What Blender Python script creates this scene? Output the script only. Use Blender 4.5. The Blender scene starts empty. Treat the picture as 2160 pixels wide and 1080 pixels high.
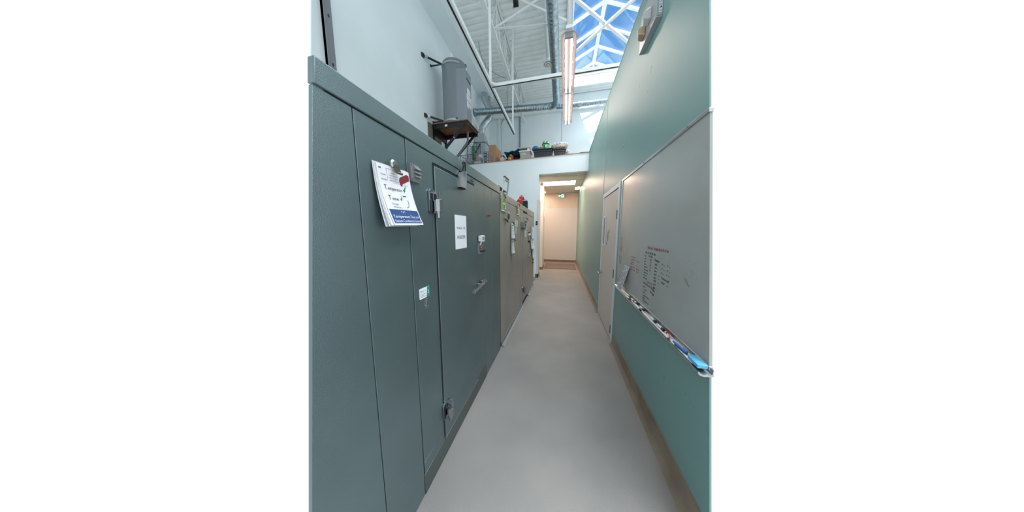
import bpy, bmesh, math, random
from mathutils import Vector, Matrix
random.seed(7)
S = bpy.context.scene
C = S.collection
PI = math.pi

# ------------------------------------------------------------------ camera
F_PX = 440.0
VPX, VPY = 1184.0, 486.0                      # where the corridor's length direction vanishes
H = 1.5
_yc = Vector(((VPX - 1080) / F_PX, 1.0, (540 - VPY) / F_PX))
_zc = Vector((0, -_yc.z, 1.0)).normalized()
_yc.normalize()
_xc = _yc.cross(_zc)
cam_right = Vector((_xc.x, _yc.x, _zc.x)); cam_fwd = Vector((_xc.y, _yc.y, _zc.y)); cam_up = Vector((_xc.z, _yc.z, _zc.z))
cd = bpy.data.cameras.new('camera'); cam = bpy.data.objects.new('camera', cd); C.objects.link(cam)
cd.sensor_fit = 'HORIZONTAL'; cd.sensor_width = 36.0; cd.lens = 36.0 * F_PX / 2160.0
cd.clip_start = 0.02; cd.clip_end = 200
cam.matrix_world = Matrix(((cam_right.x, cam_up.x, -cam_fwd.x, 0), (cam_right.y, cam_up.y, -cam_fwd.y, 0),
                           (cam_right.z, cam_up.z, -cam_fwd.z, H), (0, 0, 0, 1)))
S.camera = cam
S.view_settings.view_transform = 'Standard'; S.view_settings.look = 'None'
S.view_settings.gamma = 1; S.view_settings.use_curve_mapping = False
S.view_settings.exposure = 0.32

# ------------------------------------------------------------------ sky, sun
def lin(h):
    h = h.lstrip('#'); v = [int(h[i:i+2], 16) / 255 for i in (0, 2, 4)]
    return tuple((c / 12.92 if c <= .04045 else ((c + .055) / 1.055) ** 2.4) for c in v) + (1,)
w = bpy.data.worlds.new('sky'); S.world = w; w.use_nodes = True
nt = w.node_tree; nt.nodes.clear()
def N(nt, t, **k):
    n = nt.nodes.new(t)
    for a, b in k.items(): setattr(n, a, b)
    return n
out = N(nt, 'ShaderNodeOutputWorld'); bg = N(nt, 'ShaderNodeBackground'); tc = N(nt, 'ShaderNodeTexCoord')
dot = N(nt, 'ShaderNodeVectorMath', operation='DOT_PRODUCT'); nrm = N(nt, 'ShaderNodeVectorMath', operation='NORMALIZE')
dirv = Vector((.12, 1, .90)).normalized(); dot.inputs[1].default_value = dirv
mr = N(nt, 'ShaderNodeMapRange', interpolation_type='SMOOTHSTEP')
mr.inputs['From Min'].default_value = math.cos(math.radians(16.5)); mr.inputs['From Max'].default_value = math.cos(math.radians(12.5))
ns = N(nt, 'ShaderNodeTexNoise'); ns.inputs['Scale'].default_value = 5.5; ns.inputs['Detail'].default_value = 4
cr = N(nt, 'ShaderNodeMapRange'); cr.inputs['From Min'].default_value = .54; cr.inputs['From Max'].default_value = .75; cr.inputs['To Max'].default_value = .4
blue = N(nt, 'ShaderNodeMix', data_type='RGBA'); mix = N(nt, 'ShaderNodeMix', data_type='RGBA')
WHITE = .88
blue.inputs['A'].default_value = (.10, .29, .62, 1); blue.inputs['B'].default_value = (.8, .9, 1.0, 1)
mix.inputs['A'].default_value = (WHITE * .97, WHITE, WHITE * 1.03, 1)
L = nt.links.new
L(tc.outputs['Generated'], nrm.inputs[0]); L(nrm.outputs[0], dot.inputs[0]); L(dot.outputs['Value'], mr.inputs['Value'])
L(nrm.outputs[0], ns.inputs['Vector']); L(ns.outputs['Fac'], cr.inputs['Value']); L(cr.outputs['Result'], blue.inputs['Factor'])
sep = N(nt, 'ShaderNodeSeparateXYZ'); L(nrm.outputs[0], sep.inputs[0])      # extra brightness added at the unseen zenith to light the upper room
zen = N(nt, 'ShaderNodeMapRange', interpolation_type='SMOOTHSTEP'); zen.inputs['From Min'].default_value = .70; zen.inputs['From Max'].default_value = .88
zen.inputs['To Min'].default_value = 1.0; zen.inputs['To Max'].default_value = 14.0
L(sep.outputs['Z'], zen.inputs['Value']); L(zen.outputs['Result'], bg.inputs['Strength'])
L(mr.outputs['Result'], mix.inputs['Factor']); L(blue.outputs['Result'], mix.inputs['B']); L(mix.outputs['Result'], bg.inputs['Color'])
L(bg.outputs[0], out.inputs[0])
sd = bpy.data.lights.new('sun', 'SUN'); sun = bpy.data.objects.new('sun', sd); C.objects.link(sun)
sd.energy = 6.5; sd.angle = math.radians(.6); sd.color = (1, .97, .92)
sun.rotation_euler = Vector((.42, 1, -1.02)).to_track_quat('-Z', 'Y').to_euler()

# ------------------------------------------------------------------ materials
MATS = {}
def mat(name, col, rough=.6, metal=0.0, bump=None, var=None, emit=None, alpha=None, spec=None, stretch=None):
    if name in MATS: return MATS[name]
    m = bpy.data.materials.new(name); m.use_nodes = True; n = m.node_tree; b = n.nodes['Principled BSDF']
    c = lin(col) if isinstance(col, str) else tuple(col) + ((1,) if len(col) == 3 else ())
    b.inputs['Base Color'].default_value = c; b.inputs['Roughness'].default_value = rough; b.inputs['Metallic'].default_value = metal
    if spec is not None: b.inputs['Specular IOR Level'].default_value = spec
    if alpha is not None: b.inputs['Alpha'].default_value = alpha
    t = None
    if bump or var:
        t = N(n, 'ShaderNodeTexCoord'); src = t.outputs['Object']
        if stretch:
            mp = N(n, 'ShaderNodeMapping'); mp.inputs['Scale'].default_value = stretch
            n.links.new(src, mp.inputs['Vector']); src = mp.outputs['Vector']
    if bump:
        x = N(n, 'ShaderNodeTexNoise'); x.inputs['Scale'].default_value = bump[0]; x.inputs['Detail'].default_value = 3
        bp = N(n, 'ShaderNodeBump'); bp.inputs['Strength'].default_value = bump[1]; bp.inputs['Distance'].default_value = bump[2]
        n.links.new(src, x.inputs['Vector']); n.links.new(x.outputs['Fac'], bp.inputs['Height']); n.links.new(bp.outputs['Normal'], b.inputs['Normal'])
    if var:                                    # (scale, second colour, lo, hi)
        x = N(n, 'ShaderNodeTexNoise'); x.inputs['Scale'].default_value = var[0]; x.inputs['Detail'].default_value = 5
        r = N(n, 'ShaderNodeMapRange'); r.inputs['From Min'].default_value = var[2]; r.inputs['From Max'].default_value = var[3]
        mx = N(n, 'ShaderNodeMix', data_type='RGBA'); mx.inputs['A'].default_value = c; mx.inputs['B'].default_value = lin(var[1])
        n.links.new(src, x.inputs['Vector']); n.links.new(x.outputs['Fac'], r.inputs['Value']); n.links.new(r.outputs['Result'], mx.inputs['Factor'])
        n.links.new(mx.outputs['Result'], b.inputs['Base Color'])
    if emit:
        b.inputs['Emission Color'].default_value = tuple(emit[0]) + (1,); b.inputs['Emission Strength'].default_value = emit[1]
    MATS[name] = m; return m

wall_white = mat('white_wall_paint', '#e6f4f8', .65, var=(1.2, '#dfeef3', .35, .7), bump=(60, .05, .002))
deck_white = mat('white_deck_paint', '#ecf5f5', .55, var=(3, '#e2ecec', .4, .7))
steel_white = mat('white_steel_paint', '#dde5e5', .4)
teal = mat('teal_wall_paint', '#7ba3a1', .42, var=(.9, '#749c9a', .35, .7), bump=(90, .06, .002))
hall_paint = mat('cream_wall_paint', '#e4d3c6', .6, var=(2, '#dccabc', .4, .7))
vinyl_panel = mat('off_white_vinyl_panel', '#dcdad9', .45)
tile = mat('ceiling_tile', '#c9c7bf', .85, bump=(220, .2, .002))
grid_white = mat('grid_white', '#d6d5cf', .5)
base_beige = mat('taupe_vinyl_base', '#8a7f70', .5, var=(6, '#77695a', .4, .75))
fr_grey = mat('embossed_grey_metal', '#768a8e', .38, .73, bump=(330, .6, .0015), var=(2.5, '#6c8084', .35, .7))
fr_warm = mat('embossed_warm_grey_metal', '#a8a39c', .42, .4, bump=(330, .3, .001), var=(2.5, '#9d9891', .35, .7))
gap_dark = mat('black_gasket', '#10151a', .6)
kick_metal = mat('dull_grey_kick_metal', '#56615f', .42, .5)
alu = mat('brushed_aluminium', '#b9bdc0', .3, .9, bump=(90, .05, .001), stretch=(1, 12, 1))
chrome = mat('chrome', '#aab0b4', .16, 1.0)
galv = mat('galvanised_spiral_duct', '#a9bcc4', .28, .95, var=(14, '#7d929c', .35, .7))
foil = mat('foil_tape_duct', '#c5ccd0', .25, .95, bump=(14, .9, .02))
sheet_grey = mat('sheet_metal_grey', '#b4bebf', .45, .3, var=(9, '#a7b2b3', .4, .7))
paint_dark = mat('black_steel_paint', '#0e0f12', .45)
tank_grey = mat('glossy_grey_tank_enamel', '#7c858c', .16, .1)
tank_side = mat('grey_jacket_enamel', '#87919a', .2, .1)
plywood = mat('brown_plywood', '#7d4b2d', .6, var=(7, '#6a3c22', .4, .7), stretch=(1, 8, 8))
grey_wood = mat('weathered_grey_wood', '#67685f', .7, var=(7, '#55564e', .4, .7))
cardboard = mat('cardboard', '#b08a6b', .8, var=(5, '#a68062', .4, .7))
card_shade = mat('cardboard_flap', '#a07657', .8)
paper = mat('white_paper', '#e6eaf0', .6)
paper2 = mat('off_white_paper', '#d5dae0', .7)
ink = mat('black_ink', '#23252b', .7)
ink_grey = mat('grey_ink', '#6d7178', .7)
ink_red = mat('dark_red_ink', '#7c2230', .6)
pen_red = mat('red_marker_ink', '#a1353f', .7)
pen_black = mat('black_marker_ink', '#2c3235', .7)
ink_green = mat('green_ink', '#1d8a46', .6)
ink_blue = mat('blue_print', '#1d4b86', .5)
sticker_green = mat('green_print', '#0f8d79', .5)
board_white = mat('whiteboard_enamel', '#a9b0ae', .22, var=(2.2, '#a2a8a5', .45, .7))
smudge_m = mat('grey_marker_smear', '#8b9391', .4)
plastic_white = mat('white_plastic', '#e6e9ea', .4)
plastic_grey = mat('grey_plastic', '#8b9296', .45)
vent_grey = mat('grey_vent_plastic', '#777c7e', .5)
plastic_black = mat('black_plastic', '#121417', .35)
navy_tote = mat('dark_navy_tote_plastic', '#222d3c', .4)
red_plastic = mat('red_plastic', '#8e1420', .35)
red_bright = mat('red_cloth', '#c01f2c', .7)
door_paint = mat('beige_door_paint', '#d3cdc6', .45)
frame_paint = mat('pale_grey_frame_paint', '#dee5ea', .45)
blue_foam = mat('light_blue_foam', '#5cb2dd', .8, bump=(300, .3, .001))
blue_plastic = mat('blue_plastic', '#1f7fc4', .35)
green_plastic = mat('green_plastic', '#3fae55', .45)
lime = mat('lime_plastic', '#7fd06a', .5)
blue_cloth = mat('teal_blue_cloth', '#2d6d93', .85, bump=(12, .6, .02))
navy_cloth = mat('navy_cloth', '#1b2646', .85, bump=(12, .6, .02))
black_cloth = mat('black_cloth', '#14151a', .9, bump=(12, .6, .02))
pink = mat('pink_lid', '#d9a6ae', .5)
duvet = mat('patterned_white_duvet', '#dfe3ea', .85, bump=(9, .8, .03), var=(22, '#8f97b5', .52, .62))
duvet_low = mat('patterned_tan_duvet', '#c9bba4', .85, bump=(9, .8, .03), var=(22, '#97876e', .5, .62))
bin_clear = mat('clear_bin_plastic', '#cfd6da', .15, alpha=.45)
bulb = mat('lit_fluorescent_tube', '#ffffff', .4, emit=((1.0, .92, .87), 3.2))
reflector = mat('lamp_reflector_enamel', '#a99a95', .35)
troffer = mat('lit_ceiling_diffuser', '#ffffff', .4, emit=((1.0, .72, .55), 17.0))
poster_green = mat('green_poster_print', '#2f8a4b', .5)
poster_dark = mat('dark_green_poster_print', '#0f6a3c', .5)
poster_olive = mat('olive_poster_print', '#a5a868', .5)
yellow = mat('yellow_print', '#d8c63a', .5)
olive_yellow = mat('olive_yellow_print', '#a3a044', .6)
rubber = mat('ribbed_mat_rubber', '#6f625a', .8, bump=(8, .2, .01))
lens_dark = mat('dark_dome_plastic', '#16181d', .12)
clear_lens = mat('frosted_lens_plastic', '#c8cfcf', .25, alpha=.75)
tan_lens = mat('tan_metal_lamp_shade', '#b3a084', .35, .4)
exit_green = mat('lit_exit_green', '#0c7a58', .4, emit=((.01, .2, .12), .8))
exit_white = mat('lit_exit_white', '#ffffff', .4, emit=((.9, .95, .95), .9))
wire_metal = mat('dark_wire', '#3d5068', .4, .5)
pvc = mat('grey_pvc', '#5f656b', .4)
brass = mat('brown_valve', '#5b3a30', .4, .3)

def mk_floor():
    m = mat('polished_concrete', '#8d8a87', .5); n = m.node_tree; b = n.nodes['Principled BSDF']
    t = N(n, 'ShaderNodeTexCoord')
    a = N(n, 'ShaderNodeTexNoise'); a.inputs['Scale'].default_value = 1.6; a.inputs['Detail'].default_value = 6
    s = N(n, 'ShaderNodeTexNoise'); s.inputs['Scale'].default_value = 420; s.inputs['Detail'].default_value = 3
    r1 = N(n, 'ShaderNodeMapRange'); r1.inputs['From Min'].default_value = .35; r1.inputs['From Max'].default_value = .68
    r2 = N(n, 'ShaderNodeMapRange'); r2.inputs['From Min'].default_value = .35; r2.inputs['From Max'].default_value = .72
    m1 = N(n, 'ShaderNodeMix', data_type='RGBA'); m1.inputs['A'].default_value = lin('#8b8987'); m1.inputs['B'].default_value = lin('#9f9b97')
    m2 = N(n, 'ShaderNodeMix', data_type='RGBA'); m2.blend_type = 'MULTIPLY'; m2.inputs['Factor'].default_value = .6
    m3 = N(n, 'ShaderNodeMix', data_type='RGBA'); m3.inputs['A'].default_value = lin('#aeaeae'); m3.inputs['B'].default_value = (1.15, 1.15, 1.15, 1)
    for nn in (a, s): n.links.new(t.outputs['Object'], nn.inputs['Vector'])
    n.links.new(a.outputs['Fac'], r1.inputs['Value']); n.links.new(s.outputs['Fac'], r2.inputs['Value'])
    n.links.new(r1.outputs['Result'], m1.inputs['Factor']); n.links.new(r2.outputs['Result'], m3.inputs['Factor'])
    n.links.new(m1.outputs['Result'], m2.inputs['A']); n.links.new(m3.outputs['Result'], m2.inputs['B'])
    n.links.new(m2.outputs['Result'], b.inputs['Base Color'])
    rr = N(n, 'ShaderNodeMapRange'); rr.inputs['To Min'].default_value = .38; rr.inputs['To Max'].default_value = .62
    n.links.new(a.outputs['Fac'], rr.inputs['Value']); n.links.new(rr.outputs['Result'], b.inputs['Roughness'])
    bp = N(n, 'ShaderNodeBump'); bp.inputs['Strength'].default_value = .15; bp.inputs['Distance'].default_value = .0006
    n.links.new(s.outputs['Fac'], bp.inputs['Height']); n.links.new(bp.outputs['Normal'], b.inputs['Normal'])
    return m
concrete = mk_floor()
def mk_glass():
    m = bpy.data.materials.new('skylight_glass'); m.use_nodes = True; n = m.node_tree; n.nodes.clear()
    o = N(n, 'ShaderNodeOutputMaterial'); t = N(n, 'ShaderNodeBsdfTransparent'); g = N(n, 'ShaderNodeBsdfGlossy'); x = N(n, 'ShaderNodeMixShader')
    t.inputs['Color'].default_value = (.93, .97, 1, 1); g.inputs['Roughness'].default_value = .02
    x.inputs[0].default_value = .05; n.links.new(t.outputs[0], x.inputs[1]); n.links.new(g.outputs[0], x.inputs[2]); n.links.new(x.outputs[0], o.inputs[0])
    return m
glass = mk_glass()

# ------------------------------------------------------------------ mesh building
_text_cache = {}
def text_geo(s, shear=0.0, fat=0.0):
    k = (s, shear, fat)
    if k not in _text_cache:
        cu = bpy.data.curves.new('t', 'FONT'); cu.body = s; cu.shear = shear; cu.offset = fat; cu.resolution_u = 3
        ob = bpy.data.objects.new('t', cu); C.objects.link(ob)
        me = bpy.data.meshes.new_from_object(ob.evaluated_get(bpy.context.evaluated_depsgraph_get()))
        vs = [v.co.copy() for v in me.vertices]; fs = [tuple(p.vertices) for p in me.polygons]
        C.objects.unlink(ob); bpy.data.objects.remove(ob); bpy.data.meshes.remove(me); bpy.data.curves.remove(cu)
        _text_cache[k] = (vs, fs)
    return _text_cache[k]

class MB:
    def __init__(s): s.v = []; s.f = []; s.mi = []; s.mats = []
    def m(s, material):
        if material not in s.mats: s.mats.append(material)
        return s.mats.index(material)
    def add(s, vs, fs, material):
        o = len(s.v); s.v += [Vector(v) for v in vs]; i = s.m(material)
        for f in fs: s.f.append(tuple(o + k for k in f)); s.mi.append(i)
        return s
    def box(s, x0, x1, y0, y1, z0, z1, material, T=None):
        vs = [Vector((x, y, z)) for z in (z0, z1) for y in (y0, y1) for x in (x0, x1)]
        if T: vs = [T(v) if callable(T) else T @ v for v in vs]
        return s.add(vs, [(0, 2, 3, 1), (4, 5, 7, 6), (0, 1, 5, 4), (2, 6, 7, 3), (0, 4, 6, 2), (1, 3, 7, 5)], material)
    def bar(s, p0, p1, w, h, material, up=(0, 0, 1)):          # rectangular bar from p0 to p1
        p0 = Vector(p0); p1 = Vector(p1); d = (p1 - p0).normalized(); u = Vector(up)
        a = d.cross(u)
        if a.length < 1e-4: a = d.cross(Vector((1, 0, 0)))
        a.normalize(); b = a.cross(d)
        vs = [p + a * (w / 2 * i) + b * (h / 2 * j) for p in (p0, p1) for i, j in ((-1, -1), (1, -1), (1, 1), (-1, 1))]
        return s.add(vs, [(3, 2, 1, 0), (4, 5, 6, 7), (0, 1, 5, 4), (1, 2, 6, 5), (2, 3, 7, 6), (3, 0, 4, 7)], material)
    def tube(s, pts, r, material, n=12, caps=True):            # r: number or list
        pts = [Vector(p) for p in pts]; rs = r if isinstance(r, (list, tuple)) else [r] * len(pts)
        ref = None; vs = []
        for i, p in enumerate(pts):
            d = (pts[min(i + 1, len(pts) - 1)] - pts[max(i - 1, 0)]).normalized()
            if ref is None:
                ref = Vector((0, 0, 1)) if abs(d.z) < .9 else Vector((1, 0, 0))
            a = d.cross(ref); a.normalize(); b = a.cross(d); ref = b
            for k in range(n):
                t = 2 * PI * k / n; vs.append(p + (a * math.cos(t) + b * math.sin(t)) * rs[i])
        fs = []
        for i in range(len(pts) - 1):
            for k in range(n): k2 = (k + 1) % n; fs.append((i * n + k, i * n + k2, (i + 1) * n + k2, (i + 1) * n + k))
        if caps: fs += [tuple(range(n))[::-1], tuple(range((len(pts) - 1) * n, len(pts) * n))]
        return s.add(vs, fs, material)
    def prism(s, poly, fn, d0, d1, material):                  # poly in (u,v); fn(u,v,off)->point
        n = len(poly); vs = [fn(u, v, d0) for u, v in poly] + [fn(u, v, d1) for u, v in poly]
        fs = [tuple(range(n))[::-1], tuple(range(n, 2 * n))] + [(k, (k + 1) % n, n + (k + 1) % n, n + k) for k in range(n)]
        return s.add(vs, fs, material)
    def sheet(s, fn, nu, nv, material, thick=.0004, u0=0, u1=1, v0=0, v1=1):
        vs = []
        for off in (0, thick):
            for j in range(nv + 1):
                for i in range(nu + 1): vs.append(fn(u0 + (u1 - u0) * i / nu, v0 + (v1 - v0) * j / nv, off))
        W = nu + 1; B = W * (nv + 1); fs = []
        for j in range(nv):
            for i in range(nu):
                a = j * W + i; fs.append((a, a + W, a + W + 1, a + 1)); fs.append((B + a, B + a + 1, B + a + W + 1, B + a + W))
        for i in range(nu): fs.append((i, i + 1, B + i + 1, B + i)); a = nv * W + i; fs.append((a + 1, a, B + a, B + a + 1))
        for j in range(nv): a = j * W; fs.append((a + W, a, B + a, B + a + W)); a += nu; fs.append((a, a + W, B + a + W, B + a))
        return s.add(vs, fs, material)
    def text(s, t, u, v, size, fn, material, shear=0.0, off=.0008, width=None, rot=0.0, fat=0.0):
        vs, fs = text_geo(t, shear, fat)
        if not vs: return s
        w = max(p.x for p in vs) or 1; kx = (width / w) if width else size
        ca, sa = math.cos(rot), math.sin(rot)
        return s.add([fn(u + p.x * kx * ca - p.y * size * sa, v + p.x * kx * sa + p.y * size * ca, off) for p in vs], fs, material)
    def blob(s, c, r, material, nu=14, nv=9, wob=0.0, sq=1.0, T=None):
        vs = []; fs = []; c = Vector(c); rnd = random.Random(int(abs(c.x * 977 + c.y * 131 + c.z * 37) * 10))
        for j in range(nv + 1):
            ph = -PI / 2 + PI * j / nv
            for i in range(nu):
                th = 2 * PI * i / nu; k = 1 + (rnd.random() - .5) * wob * (0 < j < nv)
                cx = math.copysign(abs(math.cos(th)) ** sq, math.cos(th)); cy = math.copysign(abs(math.sin(th)) ** sq, math.sin(th))
                cp = abs(math.cos(ph)) ** sq; sp = math.copysign(abs(math.sin(ph)) ** sq, math.sin(ph))
                vs.append(c + Vector((r[0] * cx * cp, r[1] * cy * cp, r[2] * sp)) * k)
        for j in range(nv):
            for i in range(nu): i2 = (i + 1) % nu; fs.append((j * nu + i, j * nu + i2, (j + 1) * nu + i2, (j + 1) * nu + i))
        return s.add([T(v) for v in vs] if T else vs, fs, material)
    def build(s, name, parent=None, bevel=0.0, smooth=True, sub=0):
        base = Vector((0, 0, 0)); p = parent
        while p is not None: base += p.location; p = p.parent
        me = bpy.data.meshes.new(name); me.from_pydata([tuple(v - base) for v in s.v], [], s.f)
        for m_ in s.mats: me.materials.append(m_)
        me.polygons.foreach_set('material_index', s.mi); me.update()
        bm = bmesh.new(); bm.from_mesh(me); bmesh.ops.remove_doubles(bm, verts=bm.verts, dist=1e-6) if sub else None
        bmesh.ops.recalc_face_normals(bm, faces=bm.faces); bm.to_mesh(me); bm.free()
        if smooth: me.shade_smooth(); me.set_sharp_from_angle(angle=math.radians(38))
        o = bpy.data.objects.new(name, me); C.objects.link(o); o.parent = parent
        if bevel:
            b = o.modifiers.new('bevel', 'BEVEL'); b.width = bevel; b.segments = 2; b.limit_method = 'ANGLE'; b.angle_limit = math.radians(50)
        if sub:
            b = o.modifiers.new('sub', 'SUBSURF'); b.levels = b.render_levels = sub
        return o
def tag(o, label, cat, group=None):
    o['label'] = label; o['category'] = cat
    if group: o['group'] = group
    return o
def thing(name, loc, label, cat, group=None):
    o = bpy.data.objects.new(name, None); C.objects.link(o); o.location = loc; o.empty_display_size = .1
    return tag(o, label, cat, group)
def struct(name, mb, parent=None, **k):
    o = mb.build(name, parent, **k)
    if parent is None: o['kind'] = 'structure'
    return o
def cutL(z): return .316 + .1013 * z          # where the modelled part of the left side ends
def cutR(z): return .960 + .168 * z           # and of the right side
def end_at(mb, cut, y_near):                  # move the near end of a mesh to the end of the modelled part
    for i, v in enumerate(mb.v):
        if v.y <= y_near + .003: mb.v[i] = Vector((v.x, cut(v.z), v.z))
    return mb
def LW(x):   # a surface facing the corridor from the left (u -> +Y, v -> Z)
    return lambda u, v, off=0: Vector((x + off, u, v))
def RWf(x):  # a surface facing the corridor from the right (u -> -Y)
    return lambda u, v, off=0: Vector((x - off, -u, v))
def EW(y):   # a surface facing the camera (u -> +X)
    return lambda u, v, off=0: Vector((u, y - off, v))
def rect(u0, u1, v0, v1): return [(u0, v0), (u1, v0), (u1, v1), (u0, v1)]
def oval(u, v, a, b, n=20): return [(u + a * math.cos(2 * PI * k / n), v + b * math.sin(2 * PI * k / n)) for k in range(n)]

XL, FX, RX, YE, ZD = -3.5, -.715, .70, 10.2, 7.3
def by(x): return 6.53 - .065 * x            # front face of the bulkhead wall, slightly oblique
ZM = 3.68                                     # top of the loft above the hall

# ------------------------------------------------------------------ the room
m = MB(); m.box(-.745, .72, -.6, YE, -.1, 0, concrete); m.box(-2.0, -.745, 6.4, YE, -.1, 0, concrete); struct('floor', m)
m = MB(); m.box(XL - .02, XL, 2.45, YE + .15, 1.9, ZD + .1, wall_white); m.box(XL - .02, XL, 2.45, YE + .15, 0, 1.9, wall_white); end_at(m, lambda z: 2.13 + .1013 * max(z, 0), 2.45); struct('wall_left', m)
m = MB()
m.box(XL, 2.6, YE, YE + .15, ZM, ZD + .8, wall_white); struct('wall_back_upper', m)
m = MB(); m.box(-2.0, .85, YE, YE + .15, 0, ZM, hall_paint); struct('wall_back', m)
m = MB(); m.box(RX, RX + .008, .98, YE, 0, 3.69, teal); end_at(m, cutR, .98); struct('wall_right', m)
m = MB(); m.box(RX - .006, RX + .012, .98, YE, 3.69, 3.70, steel_white); end_at(m, cutR, .98); struct('trim_1', m)
# vertical seam strip on the teal wall
m = MB(); m.box(RX - .004, RX, 4.02, 4.045, 2.12, 3.69, mat('pale_seam', '#9fc0bf', .5)); struct('trim_2', m)
# ribbed steel deck ceiling, with the opening under the skylight
SX0, SX1, SY0, SY1, SZ, RXX, RZ = .15, 2.0, 2.0, 9.6, 7.65, 1.06, 8.1
m = MB()
def deck(x0, x1, y0, y1):
    pts = []; y = y0
    while y < y1 - .01:
        for dy, z in ((0, 0), (.085, 0), (.105, .05), (.16, .05), (.18, 0)):
            yy = min(y + dy, y1); pts.append((yy, ZD + z))
        y += .18
    pts.append((y1, ZD))
    vs = [Vector((x, a, b)) for x in (x0, x1) for a, b in pts] + [Vector((x, a, ZD + .12)) for x in (x0, x1) for a, b in pts]
    n = len(pts)
    fs = [(i, i + 1, n + i + 1, n + i) for i in range(n - 1)] + [(2 * n + i, 3 * n + i, 3 * n + i + 1, 2 * n + i + 1) for i in range(n - 1)]
    fs += [(0, n, 3 * n, 2 * n), (n - 1, 3 * n - 1, 4 * n - 1, 2 * n - 1)]
    for i in range(n - 1): fs += [(i, 2 * n + i, 2 * n + i + 1, i + 1), (n + i, n + i + 1, 3 * n + i + 1, 3 * n + i)]
    m.add(vs, fs, deck_white)
deck(XL, SX0, -7.0, YE); deck(SX1, 2.6, -7.0, YE); deck(SX0, SX1, -7.0, SY0); deck(SX0, SX1, SY1, YE)
struct('ceiling', m, smooth=False)
m = MB(); m.box(-8, XL, -7, 2.3, ZD, ZD + .1, deck_white); struct('sun_block_rear', m)  # unseen slab added beyond the left wall to keep the sun out
# soffit along the left wall
m = MB(); m.box(XL, -3.0, -1.0, 9.3, 7.02, 7.35, wall_white)
m.box(-3.001, -2.999, 6.55, 6.556, 7.03, 7.3, gap_dark); struct('trim_3', m)
# beam at the end of the deck
m = MB(); m.box(XL, 2.6, YE - .12, YE, 6.72, ZD, wall_white); m.box(XL, 2.6, YE - .135, YE, 6.70, 6.73, steel_white); struct('trim_4', m)
# bulkhead wall over the hall opening (slightly oblique) and its return
m = MB()
def ob(x0, x1, z0, z1, material, t=.14, d=0.0):
    vs = [Vector((x, by(x) - d + k, z)) for z in (z0, z1) for k in (0, t) for x in (x0, x1)]
    m.add(vs, [(0, 2, 3, 1), (4, 5, 7, 6), (0, 1, 5, 4), (2, 6, 7, 3), (0, 4, 6, 2), (1, 3, 7, 5)], material)
ob(XL, -.70, 0, 3.18, wall_white); ob(XL, RX, 3.18, ZM - .02, wall_white)
m.box(-.84, -.70, by(-.7) + .1, 7.05, 0, 3.18, wall_white)
struct('wall_front', m, smooth=False)
m = MB(); ob(XL, RX, ZM - .02, ZM, mat('raw_plywood_edge', '#9a7f66', .7), t=.5, d=.012); ob(XL, RX, ZM - .045, ZM - .02, steel_white, t=.05, d=.006)
struct('trim_5', m, smooth=False)
m = MB(); m.box(XL, RX, 7.0, YE, ZM - .06, ZM, mat('loft_boards', '#8d745c', .8)); struct('floor_loft', m)
# loft wall pilasters, seam and panel lines
m = MB(); m.box(-3.05, -2.93, YE - .05, YE, ZM, 6.7, wall_white); m.box(XL, -3.42, YE - .03, YE, ZM, 6.7, wall_white)
m.box(-.125, -.105, YE - .004, YE, ZM, 6.7, plastic_grey); struct('trim_6', m)
# hall: ceiling, stub walls, baseboards, wall protection
m = MB(); m.box(-2.0, RX, 6.68, YE, 3.2, 3.27, tile)
for gx in (-1.9, -.70, .47): m.box(gx - .012, gx + .012, 6.7, YE, 3.194, 3.2, grid_white)
for gy in (7.0, 7.6, 8.28, 8.72, 9.28, 9.82): m.box(-2.0, RX, gy - .01, gy + .01, 3.1945, 3.2, grid_white)
m.box(-.13, -.11, 6.7, 7.0, 3.194, 3.2, grid_white)
struct('ceiling_hall', m, smooth=False)
m = MB(); m.box(-2.0, -.69, 8.0, 8.12, 0, 3.2, hall_paint); m.box(-.81, -.69, 8.12, 8.75, 0, 3.2, hall_paint); struct('wall_hall_left', m)
m = MB(); m.box(-2.1, -2.0, 6.7, YE, 0, 3.3, hall_paint); struct('wall_side_passage', m)
m = MB()
m.box(-.84, -.69, 7.99, 8.0, .1, 2.44, vinyl_panel); m.box(-.69, -.68, 7.99, 8.75, .1, 2.44, vinyl_panel); m.box(-.70, -.69, by(-.7) - .005, 7.05, .12, 2.44, vinyl_panel)
m.box(-.745, -.69, by(-.7) - .008, by(-.7) + .002, .12, 2.44, vinyl_panel)
struct('trim_7', m)
m = MB(); m.box(-.85, .40, YE - .012, YE, .1, 2.5, vinyl_panel); m.box(.405, RX, YE - .012, YE, .1, 2.5, vinyl_panel); m.box(-.9, RX, YE - .016, YE, 2.5, 2.515, steel_white); struct('trim_8', m)
m = MB(); m.box(-2.0, RX, YE - .03, YE - .0, 0, .1, base_beige); struct('baseboard_back', m)
def cove(x, y0, y1, h):
    m = MB(); pts = [(0, 0), (.045, 0), (.018, .02), (.010, .045), (.008, h), (0, h)]
    vs = [Vector((x - a, y, z)) for y in (y0, y1) for a, z in pts]; n = len(pts)
    m.add(vs, [tuple(range(n)), tuple(range(n, 2 * n))[::-1]] + [(k, (k + 1) % n, n + (k + 1) % n, n + k) for k in range(n)], base_beige)
    return m
struct('baseboard_right', end_at(cove(RX, .98, 2.84, .14), cutR, .98)); struct('baseboard_right_far', cove(RX, 3.93, YE - .03, .14))
m = MB(); m.box(-.72, -.69, by(-.7) - .02, 7.06, 0, .12, base_beige); m.box(-.78, -.69, by(-.7) - .02, by(-.7), 0, .12, base_beige); struct('baseboard_left', m)
m = MB(); m.box(-.69, -.67, 7.98, 8.76, 0, .1, base_beige); m.box(-.84, -.69, 7.97, 8.0, 0, .1, base_beige); struct('baseboard_hall', m)

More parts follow.
